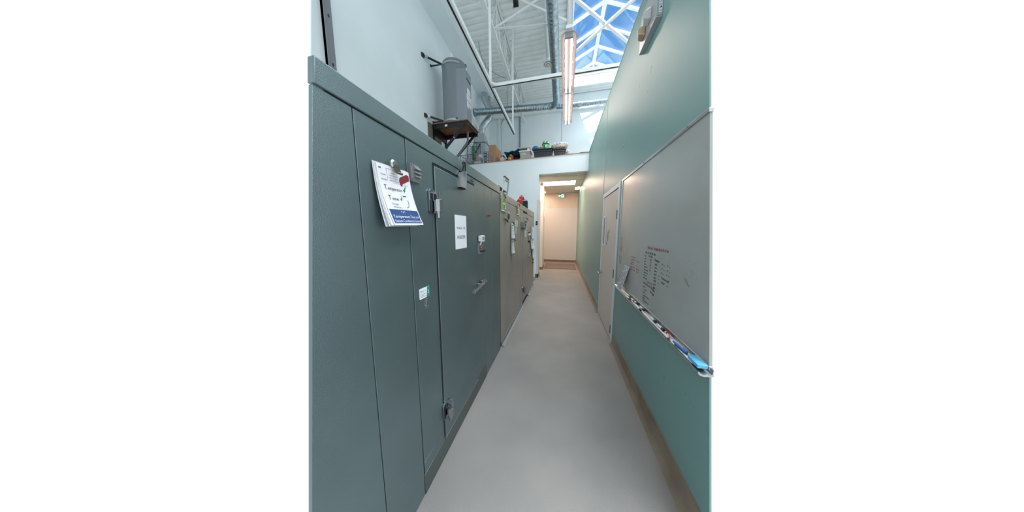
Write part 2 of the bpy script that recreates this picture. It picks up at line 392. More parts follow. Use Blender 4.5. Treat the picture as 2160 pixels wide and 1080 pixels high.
# ------------------------------------------------------------------ skylight
m = MB()
for (x0, x1, y0, y1) in ((SX0 - .04, SX0 + .012, SY0, SY1), (SX1 - .012, SX1 + .04, SY0, SY1), (SX0 - .04, SX1 + .04, SY1 - .012, SY1 + .04), (SX0 - .04, SX1 + .04, SY0 - .04, SY0 + .012)):
    m.box(x0, x1, y0, y1, ZD - .004, SZ, wall_white)
curb = struct('window_1', m)
ry = [2.0 + i * .76 for i in range(11)]; ry[-1] = SY1
fr = MB()
fr.box(RXX - .05, RXX + .05, SY0, SY1, RZ - .07, RZ + .02, steel_white)
fr.box(RXX - .022, RXX + .022, SY0, SY1, RZ - .10, RZ - .07, steel_white)
for y in ry:
    fr.bar((RXX, y, RZ - .02), (SX0, y, SZ), .065, .06, steel_white); fr.bar((RXX, y, RZ - .02), (SX1, y, SZ), .065, .06, steel_white)
fr.box(SX0 - .03, SX0 + .03, SY0, SY1, SZ, SZ + .05, steel_white); fr.box(SX1 - .03, SX1 + .03, SY0, SY1, SZ, SZ + .05, steel_white)
fr.box(SX0, SX1, SY1 - .04, SY1 + .02, SZ, SZ + .05, steel_white)
fr.box(RXX - .03, RXX + .03, SY1 - .03, SY1 + .02, SZ, RZ, steel_white)
fr.build('window_frame', curb, bevel=.006)
g = MB()
for xa in (SX0, SX1):
    d = Vector((RXX - xa, 0, RZ - SZ)); n_ = Vector((-d.z, 0, d.x)).normalized() * .01
    if n_.z < 0: n_ = -n_
    a = [Vector((xa, SY0, SZ + .035)), Vector((RXX, SY0, RZ + .015)), Vector((RXX, SY1, RZ + .015)), Vector((xa, SY1, SZ + .035))]
    g.add(a + [p + n_ for p in a], [(0, 1, 2, 3), (7, 6, 5, 4), (0, 4, 5, 1), (1, 5, 6, 2), (2, 6, 7, 3), (3, 7, 4, 0)], glass)
g.add([Vector((SX0, SY1 + y, SZ + .03)) for y in (0, .01)] + [Vector((SX1, SY1 + y, SZ + .03)) for y in (0, .01)] + [Vector((RXX, SY1 + y, RZ)) for y in (0, .01)],
      [(0, 2, 4), (1, 5, 3), (0, 1, 3, 2), (2, 3, 5, 4), (4, 5, 1, 0)], glass)
g.build('window_pane', curb, smooth=False)
# crossing square-tube braces under the skylight
for k, (a, b, lb) in enumerate((((.10, 6.06, 7.22), (2.05, 7.98, 7.22), 'white steel brace under skylight rising from lower left of it to far right'),
                                ((2.05, 5.98, 7.17), (.10, 7.86, 7.17), 'white steel brace under skylight running from near right to far left'))):
    m = MB(); m.bar(a, b, .075, .05, steel_white)
    for p in (a, b): m.box(p[0] - .05, p[0] + .05, p[1] - .05, p[1] + .05, 7.25, 7.3, steel_white)
    tag(m.build('roof_brace', bevel=.004), lb, 'brace', 'crossed braces under the skylight')

# ------------------------------------------------------------------ roof joists
def joist(x, y0, y1, label, tail=None):
    t = thing('roof_joist', (x, y0, 6.33), label, 'joist', 'open web roof joists')
    a = MB()
    for s in (-1, 1): a.box(x + s * .028 - .022, x + s * .028 + .022, y0, y1, 7.225, ZD, steel_white)
    a.build('top_chord', t)
    b = MB(); yb = tail or y1 - .5
    for s in (-1, 1):
        b.box(x + s * .028 - .022, x + s * .028 + .022, y0, yb, 6.33, 6.338, steel_white); b.box(x + s * .048 - .004, x + s * .048 + .004, y0, yb, 6.338, 6.385, steel_white)
    b.build('bottom_chord', t)
    c = MB(); y = y0 + .1; up = False; k = 0
    while y < y1 - .7:
        z0, z1 = (6.36, 7.25) if not up else (7.25, 6.36)
        c.tube([(x, y, z0), (x, y + .42, z1)], .012, steel_white, 6)
        if k % 2 == 0: c.bar((x, y + .42, 7.25), (x, y + .42, 6.36), .025, .025, steel_white, up=(0, 1, 0))
        y += .42; up = not up; k += 1
    c.build('web', t)
    return t
joist(-1.77, 3.6, 10.08, 'white open web joist left of the long spiral duct, its rods in zigzag', tail=10.0)
joist(.04, 3.0, 10.08, 'white joist along the left edge of the skylight, above the hanging lamp', tail=8.6)
t = thing('joist_bridging', (-1.74, 5.45, 6.36), 'thin white angle bars crossing between the two roof joists', 'brace')
m = MB(); m.bar((-1.74, 5.5, 6.40), (.0, 5.75, 6.40), .05, .012, steel_white); m.build('strut', t)
m = MB(); m.bar((-1.72, 5.5, 6.42), (0, 5.7, 7.25), .012, .045, steel_white); m.build('strut', t)
m = MB(); m.bar((-1.72, 5.48, 7.25), (0, 5.72, 6.42), .012, .045, steel_white); m.build('strut', t)
# far vertical pipe and conduit on loft back wall
m = MB(); m.tube([(-2.0, YE - .05, ZM), (-2.0, YE - .05, 6.9)], .035, mat('grey_blue_pipe', '#8493a0', .4)); tag(m.build('wall_pipe'), 'grey vertical pipe on the back wall above the pile of cloths', 'pipe')
m = MB(); m.tube([(-2.93, YE - .02, ZM)] + [(-2.93, YE - .02, 6.2)] + [(-2.93 + .33 * (1 - math.cos(a)), YE - .02, 6.4 + .36 * math.sin(a)) for a in [PI / 2 * i / 8 for i in range(9)]] + [(-1.0, YE - .02, 6.72)], .014, plastic_grey, 8)
tag(m.build('conduit'), 'thin grey conduit bending over on the back wall left of the spiral duct corner', 'conduit')

# ------------------------------------------------------------------ ducts
def ribbed(pts, r, step=.09):
    out_p, out_r = [], []
    pts = [Vector(p) for p in pts]
    for i in range(len(pts) - 1):
        L_ = (pts[i + 1] - pts[i]).length; n = max(1, int(L_ / step))
        for k in range(n):
            for f, rr in ((0, r), (.62, r), (.72, r * 1.045), (.88, r * 1.045), (.97, r)):
                out_p.append(pts[i].lerp(pts[i + 1], (k + f) / n)); out_r.append(rr)
    out_p.append(pts[-1]); out_r.append(r); return out_p, out_r
t = thing('spiral_duct', (-.32, 4.0, 6.24), 'galvanised spiral duct running along the ceiling and turning left to the wall', 'duct')
m = MB(); p, r = ribbed([(-.33, 3.4, 6.24), (-.30, 8.55, 6.26)], .122); m.tube(p, r, galv, 20); m.build('duct_run', t)
m = MB(); m.tube([(-.30 - .0 - .26 * (1 - math.cos(a)), 8.55 + .26 * math.sin(a), 6.26) for a in [PI / 2 * i / 8 for i in range(9)]], .128, galv, 20); m.build('elbow', t)
m = MB(); p, r = ribbed([(-.56, 8.81, 6.26), (XL + .09, 8.335, 6.14)], .117); m.tube(p, r, galv, 20); m.build('duct_run', t)
MB().tube([(XL + .03, 8.318, 6.14), (XL + .10, 8.335, 6.14)], .14, galv, 20).build('collar', t); MB().tube([(-.50, 8.81, 6.26), (-.58, 8.80, 6.26)], .135, galv, 20).build('collar', t)
m = MB(); m.prism(rect(6.6, 6.66, 6.15, 6.2), lambda u, v, o: Vector((-.40 + o, u, v - .02)), -.01, .0, yellow)
m.build('yellow_tape', t)
t = thing('thin_spiral_duct', (0, 9.3, 6.47), 'thinner galvanised duct crossing in front of the sunlit patch on the back wall', 'duct')
m = MB(); p, r = ribbed([(-.35, 9.28, 6.45), (2.55, 9.47, 6.53)], .085); m.tube(p, r, galv, 16); m.build('duct_run', t)
m = MB(); m.tube([(.52, 9.34, 6.473), (.60, 9.345, 6.475)], .105, galv, 16); m.build('collar', t)
# white pipe with round ceiling diffuser
t = thing('white_ceiling_duct', (-.56, 4, 7.1), 'white round duct under the deck left of the spiral duct, ending in a round diffuser', 'duct')
m = MB(); m.tube([(-.50, 3.5, 7.13), (-.56, 7.45, 7.13), (-.57, 7.58, 7.11), (-.575, 7.64, 7.03), (-.575, 7.65, 6.95)], .075, steel_white, 16); m.build('duct_run', t)
m = MB(); m.tube([(-.575, 7.65, 6.99), (-.575, 7.65, 6.95), (-.575, 7.65, 6.93)], [.08, .16, .165], steel_white, 24)
m.tube([(-.575, 7.65, 6.93), (-.575, 7.65, 6.922)], .125, plastic_grey, 24); m.tube([(-.575, 7.65, 6.93), (-.575, 7.65, 6.914)], .1, steel_white, 24)
m.tube([(-.575, 7.65, 6.93), (-.575, 7.65, 6.908)], .06, plastic_grey, 24); m.tube([(-.575, 7.65, 6.93), (-.575, 7.65, 6.902)], .035, steel_white, 24)
m.build('diffuser', t)
# foil duct and plenum in the corner of the loft
t = thing('foil_duct', (-3.2, 8.5, ZM), 'silver foil wrapped duct bending down into a grey metal box in the loft corner', 'duct')
m = MB()
path = [(-3.2, 8.72, 7.29), (-3.2, 8.72, 6.9), (-3.14, 8.74, 6.7), (-3.0, 8.76, 6.45), (-2.95, 8.74, 6.25), (-3.02, 8.68, 6.02), (-3.15, 8.58, 5.8), (-3.24, 8.5, 5.6), (-3.25, 8.46, 5.3)]
m.tube(path, .13, foil, 16); m.build('foil_pipe', t)
MB().tube([(-3.06, 8.9, 7.0), (-3.02, 8.92, 6.6)], .04, foil, 8).build('side_pipe', t); MB().tube([(-3.2, 8.72, 7.22), (-3.2, 8.72, 7.295)], .15, paint_dark, 16).build('collar', t)
m = MB()
m.add([Vector(p) for p in ((-3.38, 8.34, 5.35), (-3.12, 8.34, 5.35), (-3.12, 8.6, 5.35), (-3.38, 8.6, 5.35), (-3.46, 8.2, 4.95), (-3.0, 8.2, 4.95), (-3.0, 8.66, 4.95), (-3.46, 8.66, 4.95))],
      [(0, 1, 2, 3), (7, 6, 5, 4), (0, 4, 5, 1), (1, 5, 6, 2), (2, 6, 7, 3), (3, 7, 4, 0)], sheet_grey)
m.box(-3.46, -3.0, 8.2, 8.66, ZM, 4.95, sheet_grey); m.box(-3.47, -2.99, 8.19, 8.67, 4.93, 4.96, mat('dark_seam', '#4f5b5a', .5))
m.bar((-3.46, 8.185, 4.5), (-3.2, 8.185, 4.9), .02, .03, paint_dark); m.build('plenum_box', t)
# branch pipes against wall beside the tank
m = MB(); m.tube([(XL + .02, 8.05, 5.95), (-3.3, 8.3, 5.5)], .03, steel_white, 8)
tag(m.build('wall_brace'), 'slanting white tube below the cross duct beside the foil duct', 'brace')

# ------------------------------------------------------------------ suspended rail frame
t = thing('suspended_rail', (-1.5, 3.0, 4.5), 'white suspended rail running lengthwise, a crossbar joining it to the right', 'rail')
m = MB(); m.box(-1.535, -1.475, 1.6, 6.75, 4.47, 4.53, steel_white); m.box(-1.536, -1.51, 1.6, 6.75, 4.466, 4.472, gap_dark); m.build('rail', t)
m = MB(); m.box(-1.475, 1.15, 4.53, 4.59, 4.475, 4.535, steel_white); m.box(-1.5, 1.15, 4.535, 4.55, 4.466, 4.476, gap_dark); m.tube([(-1.5, 4.45, 4.5), (-1.44, 4.51, 4.5), (-1.36, 4.56, 4.505)], .032, steel_white, 8); m.build('crossbar', t)
for hy in (4.46, 6.5):
    m = MB(); m.box(-1.52, -1.48, hy - .02, hy + .02, 4.53, 7.3, steel_white); m.build('hanger', t)
# wires
m = MB(); m.tube([(-2.64, 6.74, 7.26), (-2.66, 6.9, 7.1), (-2.70, 7.3, 7.1)], .006, plastic_black, 5)
tag(m.build('loose_wire'), 'thin dark wire looping under the deck left of the joist, the nearer one', 'wire', 'loose wires under the deck'); m = MB(); m.tube([(-2.70, 7.43, 7.27), (-2.72, 7.6, 7.12), (-2.6, 7.75, 7.12), (-2.35, 8.2, 7.18), (-2.2, 8.42, 7.25)], .006, plastic_black, 5)
tag(m.build('loose_wire'), 'thin dark wire looping under the deck left of the joist, the farther one', 'wire', 'loose wires under the deck')
m = MB(); m.tube([(-2.24, 8.74, 7.28), (-2.26, 8.73, 6.9), (-2.23, 8.74, 6.7), (-2.26, 8.74, 6.4)], .01, plastic_grey, 6)
tag(m.build('hanging_cable'), 'grey cable hanging from the deck just above the cross duct', 'cable')
m = MB(); m.box(-1.33, -1.21, 5.78, 5.9, 7.13, 7.3, plastic_black); m.tube([(-1.31, 5.8, 7.14), (-1.33, 5.8, 7.02)], .008, plastic_black, 5); m.tube([(-1.23, 5.8, 7.14), (-1.21, 5.8, 7.03)], .008, plastic_black, 5)
tag(m.build('junction_box'), 'small black box with dangling wires on the deck at the top edge', 'junction box')

# ------------------------------------------------------------------ hanging fluorescent lamp
LZ = 4.2
LAMP_W = 4.0
t = thing('hanging_lamp', (.03, 3.33, LZ), 'long two-tube fluorescent lamp with slotted reflector hanging over the corridor', 'lamp')
def lx(x, y): return .03 + x + (y - 3.33) * .018
m = MB()
def lrow(poly, y0, y1, mt):
    vs = [Vector((lx(x, y), y, z)) for y in (y0, y1) for x, z in poly]; n = len(poly)
    m.add(vs, [tuple(range(n)), tuple(range(n, 2 * n))[::-1]] + [(k, (k + 1) % n, n + (k + 1) % n, n + k) for k in range(n)], mt)
lrow([(-.035, LZ + .05), (.035, LZ + .05), (.035, LZ + .02), (-.035, LZ + .02)], 3.33, 5.82, reflector); m.build('housing', t)
m = MB()
for s in (-1, 1):
    y = 3.33
    while y < 5.8:
        y2 = min(y + .16, 5.82)
        lrow([(s * .035, LZ + .03), (s * .062, LZ + .022), (s * .062, LZ + .027), (s * .035, LZ + .035)], y, y2, reflector)
        lrow([(s * .070, LZ + .018), (s * .100, LZ - .012), (s * .104, LZ - .03), (s * .107, LZ - .03), (s * .103, LZ - .008), (s * .073, LZ + .022)], y, y2, reflector)
        lrow([(s * .062, LZ + .022), (s * .070, LZ + .018), (s * .073, LZ + .022), (s * .062, LZ + .027)], y, y + .06, reflector)
        y += .16
m.build('reflector', t)
for y0, y1 in ((3.36, 4.55), (4.6, 5.8)):
    for s in (-1, 1):
        m = MB(); m.tube([(lx(s * .036, y0), y0, LZ - .028), (lx(s * .036, y1), y1, LZ - .028)], .0125, bulb, 12); tb = m.build('fluorescent_tube', t)
        ld = bpy.data.lights.new('tube_light', 'AREA'); ld.shape = 'RECTANGLE'; ld.size = .022; ld.size_y = y1 - y0; ld.energy = LAMP_W; ld.color = (1.0, .84, .74)
        lo = bpy.data.objects.new('tube_light', ld); C.objects.link(lo); lo.location = (lx(s * .036, (y0 + y1) / 2), (y0 + y1) / 2, LZ - .0425); lo.rotation_euler = (0, 0, math.radians(-1.03))
for y in (3.345, 4.575, 5.81): MB().box(lx(-.055, y), lx(.055, y), y - .012, y + .012, LZ - .045, LZ + .03, plastic_grey).build('lampholder', t)
m = MB(); m.box(lx(-.045, 3.3), lx(.045, 3.3), 3.28, 3.34, LZ + .03, LZ + .07, frame_paint); m.build('bracket', t)
for s in (-1, 1): MB().tube([(lx(s * .035, 3.3), 3.31, LZ + .07), (.04 + s * .02, 3.5, 6.3)], .005, plastic_grey, 5).build('hanging_wire', t)
MB().tube([(lx(0, 5.6), 5.6, LZ + .05), (.05, 5.6, 6.3)], .004, plastic_grey, 5).build('hanging_wire', t)

# ------------------------------------------------------------------ steel upright on the left wall
m = MB(); m.box(XL + .002, XL + .05, 2.72, 2.84, 2.0, 7.0, mat('grey_painted_post', '#7b8288', .45)); m.box(XL + .002, XL + .062, 2.72, 2.735, 2.0, 7.0, MATS['grey_painted_post'])
t_ = LW(XL + .05)
for z in (4.00, 4.66, 5.3, 5.9): m.prism(oval(2.79, z, .014, .026, 12), t_, 0, .0015, gap_dark)
tag(m.build('steel_upright', bevel=.003), 'grey steel upright with punched holes on the left wall above the freezer', 'post')

# ------------------------------------------------------------------ water heater on its shelf
t = thing('wall_shelf', (XL, 5.7, 3.2), 'brown plywood shelf on black steel brackets carrying the grey tank', 'shelf')
m = MB(); m.box(XL, -2.43, 5.36, 6.1, 4.33, 4.352, plywood); m.build('shelf_board', t, bevel=.002)
m = MB()
for y in (5.4, 6.06): m.box(XL, -2.45, y - .02, y + .02, 4.22, 4.33, paint_dark)
m.box(-2.50, -2.46, 5.4, 6.06, 4.27, 4.33, paint_dark); m.box(XL, XL + .05, 5.4, 6.06, 4.1, 4.33, paint_dark); m.build('angle_frame', t)
for y in (5.4, 6.06):
    m = MB(); m.bar((-2.55, y, 4.25), (XL + .01, y, 3.35), .045, .06, paint_dark, up=(0, 1, 0)); m.bar((-2.84, y - .024, 3.93), (-2.80, y - .024, 4.07), .004, .07, chrome, up=(0, 1, 0)) if y < 6 else None
    m.build('diagonal_brace', t)
for y in (5.4, 6.06):
    m = MB(); m.box(XL, XL + .05, y - .03, y + .03, 3.2, 4.24, paint_dark); m.build('wall_post', t)
MB().box(XL, XL + .04, 5.2, 5.36, 3.0, 4.33, grey_wood).build('backing_board', t); MB().box(XL, XL + .03, 5.5, 5.8, 3.0, 4.2, grey_wood).build('backing_board', t)
MB().box(-3.10, -3.03, 5.376, 5.38, 4.25, 4.30, paper2).build('small_tag', t)
t = thing('water_heater', (-2.97, 5.75, 4.352), 'tall glossy grey water heater tank standing on the plywood shelf', 'water heater')
m = MB(); cx, cy, zb, zt, r0 = -2.97, 5.76, 4.352, 5.95, .33
m.tube([(cx, cy, zb), (cx, cy, zb + .02), (cx, cy, zt - .05), (cx, cy, zt - .01), (cx, cy, zt + .02), (cx, cy, zt + .05)], [r0 - .02, r0, r0, r0 - .01, r0 - .06, .08], tank_grey, 48); m.build('tank', t)
m = MB(); m.prism([(-2.85, 5.47), (-2.60, 5.53), (-2.555, 5.58), (-2.555, 5.90), (-2.60, 5.95), (-2.85, 6.02)], lambda u, v, o: Vector((u, v, o)), zb + .01, 5.70, tank_side); jk_ = m.build('control_jacket', t, bevel=.012)
m = MB(); fx = LW(-2.554)
m.prism(rect(5.60, 5.86, 5.46, 5.52), fx, 0, .002, mat('dark_green_label', '#2f4d4b', .5))
m.build('name_strip', jk_)
for (a, b, c_, d) in ((5.63, 5.83, 5.14, 5.28), (5.60, 5.73, 4.98, 5.12), (5.75, 5.87, 4.98, 5.12), (5.61, 5.72, 4.80, 4.95), (5.75, 5.85, 4.84, 4.95)):
    m = MB(); m.prism(rect(a, b, c_, d), fx, 0, .002, paper)
    for k in range(4): m.prism(rect(a + .015, b - .02, c_ + .02 + k * (d - c_ - .03) / 4, c_ + .026 + k * (d - c_ - .03) / 4), fx, .002, .003, ink_red if (k == 3 and d < 5.13) else ink_grey)
    m.build('label_panel', jk_)
m = MB(); m.tube([(-2.98, 5.62, zt), (-2.98, 5.62, zt + .20)], .03, plastic_white, 10); m.build('pipe_stub', t)
m = MB(); m.tube([(-2.66, 5.8, 5.7), (-2.66, 5.8, 5.86)], .035, plastic_white, 10); m.tube([(-2.66, 5.8, 5.86), (-2.66, 5.8, 5.92)], .015, brass, 8); m.tube([(-2.66, 5.8, 5.92), (-2.66, 5.8, 5.96)], .03, brass, 8); m.build('relief_pipe', t)
m = MB(); a0 = math.radians(-58); p = Vector((cx + r0 * math.cos(a0), cy + r0 * math.sin(a0), 4.47)); dd = Vector((math.cos(a0), math.sin(a0), 0))
m.tube([p - dd * .01, p + dd * .012], .045, tank_side, 16); m.tube([p, p + dd * .04], .018, brass, 10); m.build('drain_valve', t)
for z, lb in ((5.84, 'metal strap and black struts holding the top of the grey tank to the wall'), (4.44, 'metal strap and black struts holding the bottom of the grey tank')):
    s_ = thing('tank_restraint', (XL, 5.1, z), lb, 'strap', 'straps of the water heater')
    m = MB()
    arc = [Vector((cx + (r0 + .006) * math.cos(a), cy + (r0 + .006) * math.sin(a), z)) for a in [math.radians(-150 + 108 * i / 16) for i in range(17)]]
    vs = [p + Vector((0, 0, dz)) for p in arc for dz in (-.022, .022)] + [p + (p - Vector((cx, cy, z))).normalized() * .004 + Vector((0, 0, dz)) for p in arc for dz in (-.022, .022)]
    n = len(arc); fs = []
    for i in range(n - 1):
        a = 2 * i; b = 2 * n + a; fs += [(a, a + 1, a + 3, a + 2), (b, b + 2, b + 3, b + 1), (a, a + 2, b + 2, b), (a + 1, b + 1, b + 3, a + 3)]
    fs += [(0, 2 * n, 2 * n + 1, 1), (2 * n - 2, 2 * n - 1, 4 * n - 1, 4 * n - 2)]
    m.add(vs, fs, alu); m.build('strap', s_)
    e = arc[0] + Vector((-.0, -.01, 0)); e2 = arc[3] + Vector((0, -.015, 0))
    m = MB(); m.bar((XL + .02, 5.12, z), e2, .012, .05, paint_dark, up=(0, 0, 1)); m.bar((XL + .0, 5.07, z + .0), (XL + .03, 5.14, z), .03, .09, paint_dark); m.bar(Vector((XL + .05, 5.15, z)), Vector((XL + .1, 5.19, z)), .016, .055, alu); m.bar(e2 - Vector((.07, .05, 0)), e2, .016, .055, alu); m.build('strut', s_)
    m = MB(); m.bar((XL + .01, 5.47, z), e2, .012, .03, paint_dark, up=(0, 0, 1)); m.tube([(XL, 5.46, z), (XL + .012, 5.46, z)], .03, paint_dark, 12); m.build('strut', s_)
m = MB(); m.tube([(-2.62, 5.75, 4.24), (-2.62, 5.75, 4.0), (-2.66, 5.75, 3.92), (-3.1, 5.75, 3.45), (-3.3, 5.75, 3.2)], .028, pvc, 10)
tag(m.build('drain_pipe'), 'grey pipe bending down between the black braces below the tank shelf', 'pipe')

# ------------------------------------------------------------------ walk-in freezer
fz = thing('walk_in_freezer', (-2.0, 1.4, 0), 'long dark grey embossed metal walk-in freezer box nearest the camera on the left', 'walk-in freezer')
def panel(y0, y1, z0, z1, mt, par, x=FX, name='wall_panel', t=.014, g=.0018):
    q_ = MB().box(x - t, x, y0 + g, y1 - g, z0 + g, z1 - g, mt)
    if y0 < .4: end_at(q_, cutL, y0 + g)
    return q_.build(name, par, bevel=.0015)
m = MB(); m.box(FX - .016, FX - .006, .55, 2.40, .01, 1.99, gap_dark); m.build('gasket_backing', fz)
panel(.38, .63, .0, 1.923, fr_grey, fz); panel(.63, .88, 0, 1.923, fr_grey, fz)
panel(.88, 1.09, .20, 1.923, fr_grey, fz, x=FX + .002, name='door_jamb'); panel(1.09, 1.67, 1.878, 1.923, fr_grey, fz, x=FX + .002, name='door_head', g=.001)
panel(1.67, 1.89, .13, 1.923, fr_grey, fz, x=FX + .001, name='door_jamb')
panel(1.89, 2.12, 0, 1.923, fr_grey, fz); panel(2.12, 2.405, 0, 1.923, fr_grey, fz)
for a, b in ((.38, 1.40), (1.40, 2.405)):
    q_ = MB().box(FX - .02, FX + .006, a + .0015, b - .0015, 1.926, 2.004, fr_grey)
    if a < .4: end_at(q_, cutL, a + .002)
    q_.build('top_trim', fz, bevel=.004)
MB().box(FX - .03, FX + .004, .88, 1.89, 0, .125, kick_metal).build('kick_plate', fz, bevel=.003)
MB().box(FX - .03, FX + .002, .885, 1.09, .127, .20, fr_grey).build('sill', fz, bevel=.002)
MB().box(FX - .0, FX + .007, 1.10, 1.66, .126, .131, alu).build('threshold_strip', fz)
dr = MB().box(FX - .016, FX + .006, 1.098, 1.665, .134, 1.862, fr_grey).build('door', fz, bevel=.004)
MB().box(FX - .004, FX + .0045, 1.10, 1.665, 1.860, 1.874, gap_dark).build('door_gasket', fz)
MB().box(FX - .004, FX + .0045, 1.088, 1.098, .14, 1.874, gap_dark).build('door_gasket', fz)
def hinge(par, y, z, s=1.0):
    f = LW(FX + .004); m = MB()
    m.prism([(y - .055 * s + a, z + b) for a, b in ((.0, -.055 * s), (.012 * s, -.065 * s), (.05 * s, -.065 * s), (.062 * s, -.05 * s), (.062 * s, .05 * s), (.05 * s, .066 * s), (.015 * s, .066 * s), (.0, .052 * s))], f, 0, .008, chrome)
    m.prism(rect(y - .045 * s, y - .02 * s, z + .01 * s, z + .045 * s), f, .008, .009, gap_dark)
    m.prism([(y + .0, z + .055 * s), (y + .03 * s, z + .05 * s), (y + .07 * s, z + .015 * s), (y + .075 * s, z - .005 * s), (y + .06 * s, z - .02 * s), (y + .0, z - .01 * s)], f, 0, .014, chrome)
    m.prism(rect(y - .015 * s, y + .012 * s, z + .005 * s, z + .052 * s), f, .008, .045, chrome)
    cyl = [Vector((FX + .035, y - .004, z + k * s)) for k in (-.055, .012)]; m.tube(cyl, .024 * s, chrome, 8); m.tube([Vector((FX + .035, y - .004, z + k * s)) for k in (-.09, -.05)], .012 * s, chrome, 8)
    return m.build('hinge', par, bevel=.0015)
hinge(dr, 1.085, 1.66); hinge(dr, 1.125, .33, .9)
# door closer with its roller hook
m = MB(); f = LW(FX + .006)
m.prism([(1.37, 1.80), (1.435, 1.795), (1.44, 1.90), (1.43, 1.93), (1.375, 1.88)], f, 0, .012, alu); m.prism([(1.43, 1.795), (1.445, 1.797), (1.45, 1.955), (1.435, 1.96)], f, 0, .035, alu)
m.prism(rect(1.37, 1.445, 1.793, 1.80), f, 0, .03, paint_dark)
m.tube([Vector((FX + .03, 1.36, 1.90)), Vector((FX + .035, 1.395, 1.915)), Vector((FX + .04, 1.405, 1.95))], .006, paint_dark, 8)
m.tube([Vector((FX + .04, 1.41 + .02 * math.cos(a), 1.955 + .02 * math.sin(a))) for a in [PI * 1.05 - PI * 1.1 * i / 10 for i in range(11)]] + [Vector((FX + .04, 1.43, 1.92))], .006, paint_dark, 8)
m.build('door_closer', fz)
m = MB(); m.prism(oval(1.632, 1.90, .022, .012), f, 0, .003, ink_blue); m.prism(oval(1.632, 1.90, .019, .0095), f, .003, .004, mat('badge_navy', '#24384f', .4))
for k in (-.008, 0, .008): m.prism(rect(1.632 + k - .002, 1.632 + k + .002, 1.895, 1.905), f, .004, .0045, alu)
m.build('oval_badge', fz)
# vent louvre
m = MB(); f = LW(FX + .002)
m.prism(rect(.892, .962, 1.735, 1.818), f, 0, .012, vent_grey)
for k in range(3):
    z = 1.757 + k * .018
    m.add([f(.912, z + .018, .012), f(.955, z + .018, .012), f(.912, z, .026), f(.955, z, .026), f(.912, z - .002, .012), f(.955, z - .002, .012)], [(0, 2, 3, 1), (2, 4, 5, 3), (0, 4, 2), (1, 3, 5)], vent_grey)
for (u, v) in ((.90, 1.742), (.955, 1.742), (.90, 1.811), (.955, 1.811)): m.prism(oval(u, v, .003, .004, 8), f, .012, .0125, gap_dark)
m.build('pressure_vent', fz, bevel=.001)
# thermometer / light switch plate on jamb
m = MB(); f = LW(FX + .001)
m.prism(rect(1.735, 1.80, 1.29, 1.385), f, 0, .008, alu); m.prism(rect(1.752, 1.782, 1.335, 1.362), f, .008, .011, gap_dark); m.prism(rect(1.760, 1.774, 1.340, 1.357), f, .011, .013, mat('red_indicator', '#d23030', .4, emit=((1, .05, .03), .8)))
m.tube([f(1.765, 1.313, .008), f(1.765, 1.313, .028)], .009, plastic_black, 10); m.bar(f(1.75, 1.313, .028), f(1.80, 1.316, .034), .012, .012, plastic_black)
m.build('switch_plate', fz)
m = MB(); m.tube([f(1.76, 1.37, .006), f(1.76, 1.40, .02), f(1.72, 1.43, .02)], .007, plastic_white, 8); m.prism([(1.715, 1.405), (1.80, 1.40), (1.81, 1.445), (1.79, 1.457), (1.715, 1.452)], f, .01, .035, plastic_white)
m.prism(rect(1.745, 1.79, 1.415, 1.442), f, .035, .037, plastic_grey); m.build('pilot_light', fz, bevel=.002)
def door_pull(par, y, z, s=1.0):
    h = MB(); f = LW(FX + .006)
    h.tube([f(y + .29 * s, z + .01, 0), f(y + .29 * s, z + .01, .02)], .018, chrome, 12); h.tube([f(y + .2 * s, z + .004, 0), f(y + .2 * s, z + .004, .04)], .012, chrome, 10)
    h.bar(f(y, z, .06), f(y + .32 * s, z + .012, .032), .022, .022, chrome); h.prism(rect(y - .012, y + .014, z - .013, z + .013), f, .045, .072, chrome)
    h.prism(rect(y + .25 * s, y + .33 * s, z, z + .028), f, .0, .026, chrome)
    return h.build('door_handle', par, bevel=.002)
door_pull(dr, 1.485, 1.02)

